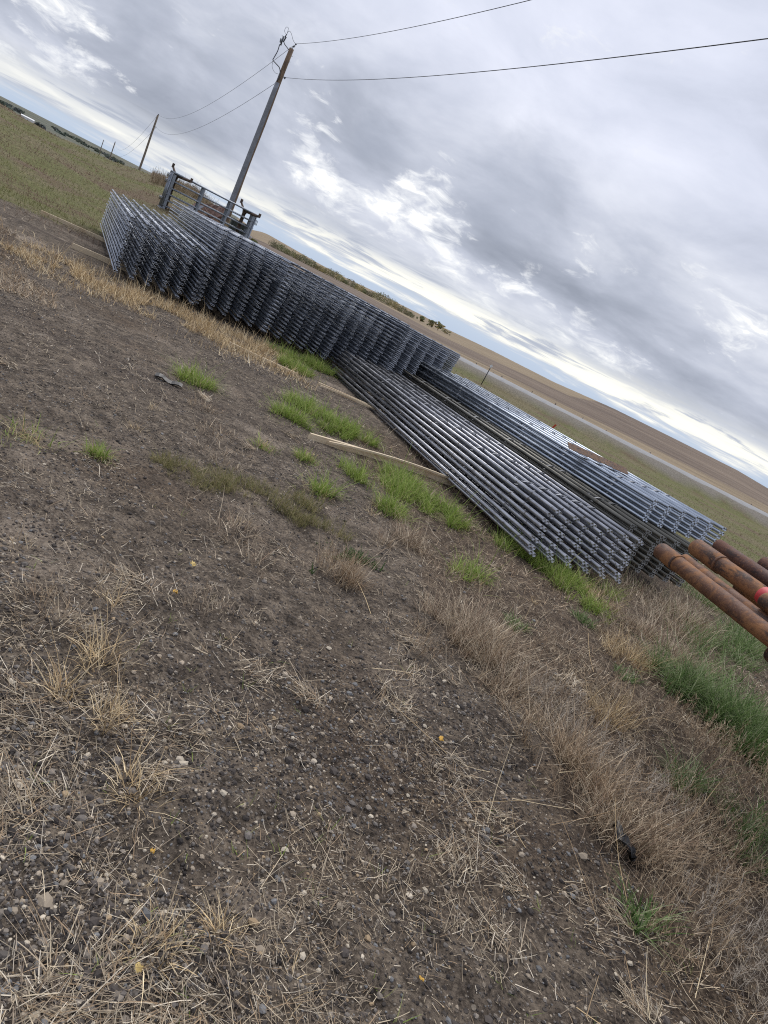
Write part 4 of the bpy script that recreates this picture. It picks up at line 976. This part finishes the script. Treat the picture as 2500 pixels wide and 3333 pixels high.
parts.append(strips(on(x, y, -.005), rg.uniform(0, 6.283, n), np.exp(rg.normal(math.log(.07), .45, n)), np.full(n, .008), np.abs(rg.normal(.95, .4, n)), rg.normal(.3, .5, n), pick(RED + DRYC[:2], n), .4))
V, F, C = join(parts)
tag(grid_mesh('dry_grass', V, F, M['straw'], C, True), kind='stuff')
# green tufts
parts = []
BR = [(.23, .31, .065), (.29, .38, .10), (.18, .26, .055), (.40, .42, .17)]
DK = [(.075, .135, .038), (.12, .19, .06), (.17, .235, .09), (.30, .34, .19)]
for (gx, gy, r) in GREEN:
    parts.append(tuft(gx, gy, r * 1.9, int(700 * r) + 20, .08, .0055, .6, .8, BR + [(.42, .37, .2)], None, .2))
    parts.append(tuft(gx, gy, r * 1.2, int(500 * r) + 10, .10, .004, .7, .5, TAN, None, .2))
    parts.append(tuft(gx, gy, r, int(4600 * r * max(.5, r / .25)) + 60, .15 if r > .12 else .08, .0078, .5, .9, BR, [.35, .25, .25, .15], .45))
for (gx, gy, r, n, h, cols) in [(2.74, 5.17, .3, 1100, .24, DK), (3.05, 5.1, .36, 1500, .26, DK), (3.1, 4.75, .32, 1300, .25, DK), (3.3, 4.45, .3, 900, .22, DK), (4.39, 7.76, .35, 600, .22, DK), (4.7, 8.4, .4, 600, .22, DK), (4.0, 7.2, .35, 500, .2, DK), (3.5, 7.0, .3, 320, .2, DK), (3.4, 6.3, .35, 420, .2, DK), (4.6, 9.6, .5, 600, .2, DK),
        (1.61, 2.29, .10, 130, .12, DK), (2.22, 3.59, .15, 260, .16, DK), (2.5, 3.2, .2, 160, .15, DK), (2.6, 3.5, .2, 160, .15, DK), (1.23, 4.77, .09, 120, .07, DK), (1.93, 5.64, .11, 130, .08, DK), (2.15, 4.85, .1, 110, .07, DK), (2.1, 6.05, .2, 260, .14, BR), (2.4, 6.9, .2, 200, .15, BR)]:
    parts.append(tuft(gx, gy, r, int(n * 1.5), h, .0075, .55, 1.0, cols, None, .4, .35, .35))
OL = [(.21, .20, .08), (.16, .165, .07), (.27, .235, .115), (.33, .275, .16)]
for (gx, gy, r) in [(-1.23, 4.46, .22), (-.97, 4.6, .22), (-.72, 4.73, .18), (-.55, 5.0, .12), (-.5, 4.65, .14), (-.25, 4.75, .12), (-1.45, 4.4, .12)]:
    parts.append(tuft(gx, gy, r, int(6500 * r), .06, .0035, .7, .4, OL, None, .3)); parts += weed(gx, gy, r, int(200 * r), .09, OL, .6)
for (gx, gy, r) in [(-.2, 4.4, .12), (.08, 4.54, .13), (-.26, 3.92, .05), (-.05, 4.45, .1)]:
    parts.append(tuft(gx, gy, r, int(2200 * r), .05, .012, .7, .6, [(.05, .095, .03), (.07, .12, .04)], None, .3))
n = 130; x, y = wedge(n, 1.1, 5.5); parts += [tuft(float(a_), float(b_), .015, 4, .045, .003, .8, .3, BR) for a_, b_ in zip(x, y)]
V, F, C = join(parts)
tag(grid_mesh('green_grass', V, F, M['green'], C, True), kind='stuff')

# ------------------------------------------------------------------ small separate things on the soil
def leaf(x, y, s, rot, label, m_):
    n = 17; v = [(0, 0, .004)]; rr = random.Random(label)
    for i in range(n):
        a_ = 2 * math.pi * i / n; q = s * (.75 + .25 * math.cos(a_)) * rr.uniform(.62, 1.15); v.append((q * math.cos(a_), q * .8 * math.sin(a_), .016 * rr.uniform(-.3, 1) * s / .03 + .004))
    f = [[0, i + 1, (i + 1) % n + 1] for i in range(n)]
    o = mk('fallen_leaf', v, f, m_, smooth=True); o.location = (x, y, gz(x, y) + .012); o.rotation_euler = (.15, .1, rot)
    md = o.modifiers.new('thick', 'SOLIDIFY'); md.thickness = .0012
    tag(o, label, 'leaf', 'fallen yellow leaves')
leaf(-.03, 1.235, .017, 1.0, 'largest crinkled pale yellow leaf lying on straw near the camera', M['leaf_pale'])
leaf(-.76, 3.24, .026, .4, 'round yellow leaf on dark soil, farthest of the leaves', M['leaf_pale'])
leaf(-.70, 2.89, .024, 2.0, 'orange-yellow leaf on dry grass beside a straw tuft', M['leaf'])
leaf(.69, 2.78, .022, .9, 'golden leaf on bare gravel at the edge of the dry brush', M['leaf'])
leaf(.70, 1.58, .012, 2.4, 'small orange leaf on bare pebbles near the bottom edge', M['leaf'])
leaf(-.15, 1.58, .012, 1.7, 'tiny yellow leaf among straw just above the largest leaf', M['leaf'])
def plastic():
    n = 9; v, f = [], []; rr = random.Random(8)
    for i in range(n + 1):
        for j in range(4): v.append((.05 * (j / 3 - .5) * (1.2 - abs(i / n - .5)) + rr.uniform(-.006, .006), .17 * (i / n - .5), .02 * math.sin(j * 2 + i * .8) + .022))
    for i in range(n):
        for j in range(3): f.append([i * 4 + j, i * 4 + j + 1, i * 4 + j + 5, i * 4 + j + 4])
    o = mk('plastic_scrap', v, f, M['black_plastic'], smooth=True); o.location = (1.57, 2.67, gz(1.57, 2.67) + .03); o.rotation_euler = (.2, .3, .5)
    md = o.modifiers.new('thick', 'SOLIDIFY'); md.thickness = .003; tag(o, 'crumpled black plastic scrap half hidden in dry brush', 'plastic scrap')
plastic()
def bark():
    v, f = [], []; n = 8; rr = random.Random(5)
    for i in range(n + 1):
        for j in range(3): v.append((.26 * (i / n - .5), .09 * (j / 2 - .5) * rr.uniform(.7, 1.1), .02 + .012 * math.sin(i * 1.1) + .016 * (j == 1)))
    for i in range(n):
        for j in range(2): f.append([i * 3 + j, i * 3 + j + 1, i * 3 + j + 4, i * 3 + j + 3])
    o = mk('bark_scrap', v, f, M['black_plastic'], smooth=False); o.location = (-2.42, 6.45, gz(-2.42, 6.45)); o.rotation_euler = (.1, .05, .35)
    md = o.modifiers.new('thick', 'SOLIDIFY'); md.thickness = .012; tag(o, 'dark curled scrap lying beside a small green tuft on soil', 'scrap')
bark()
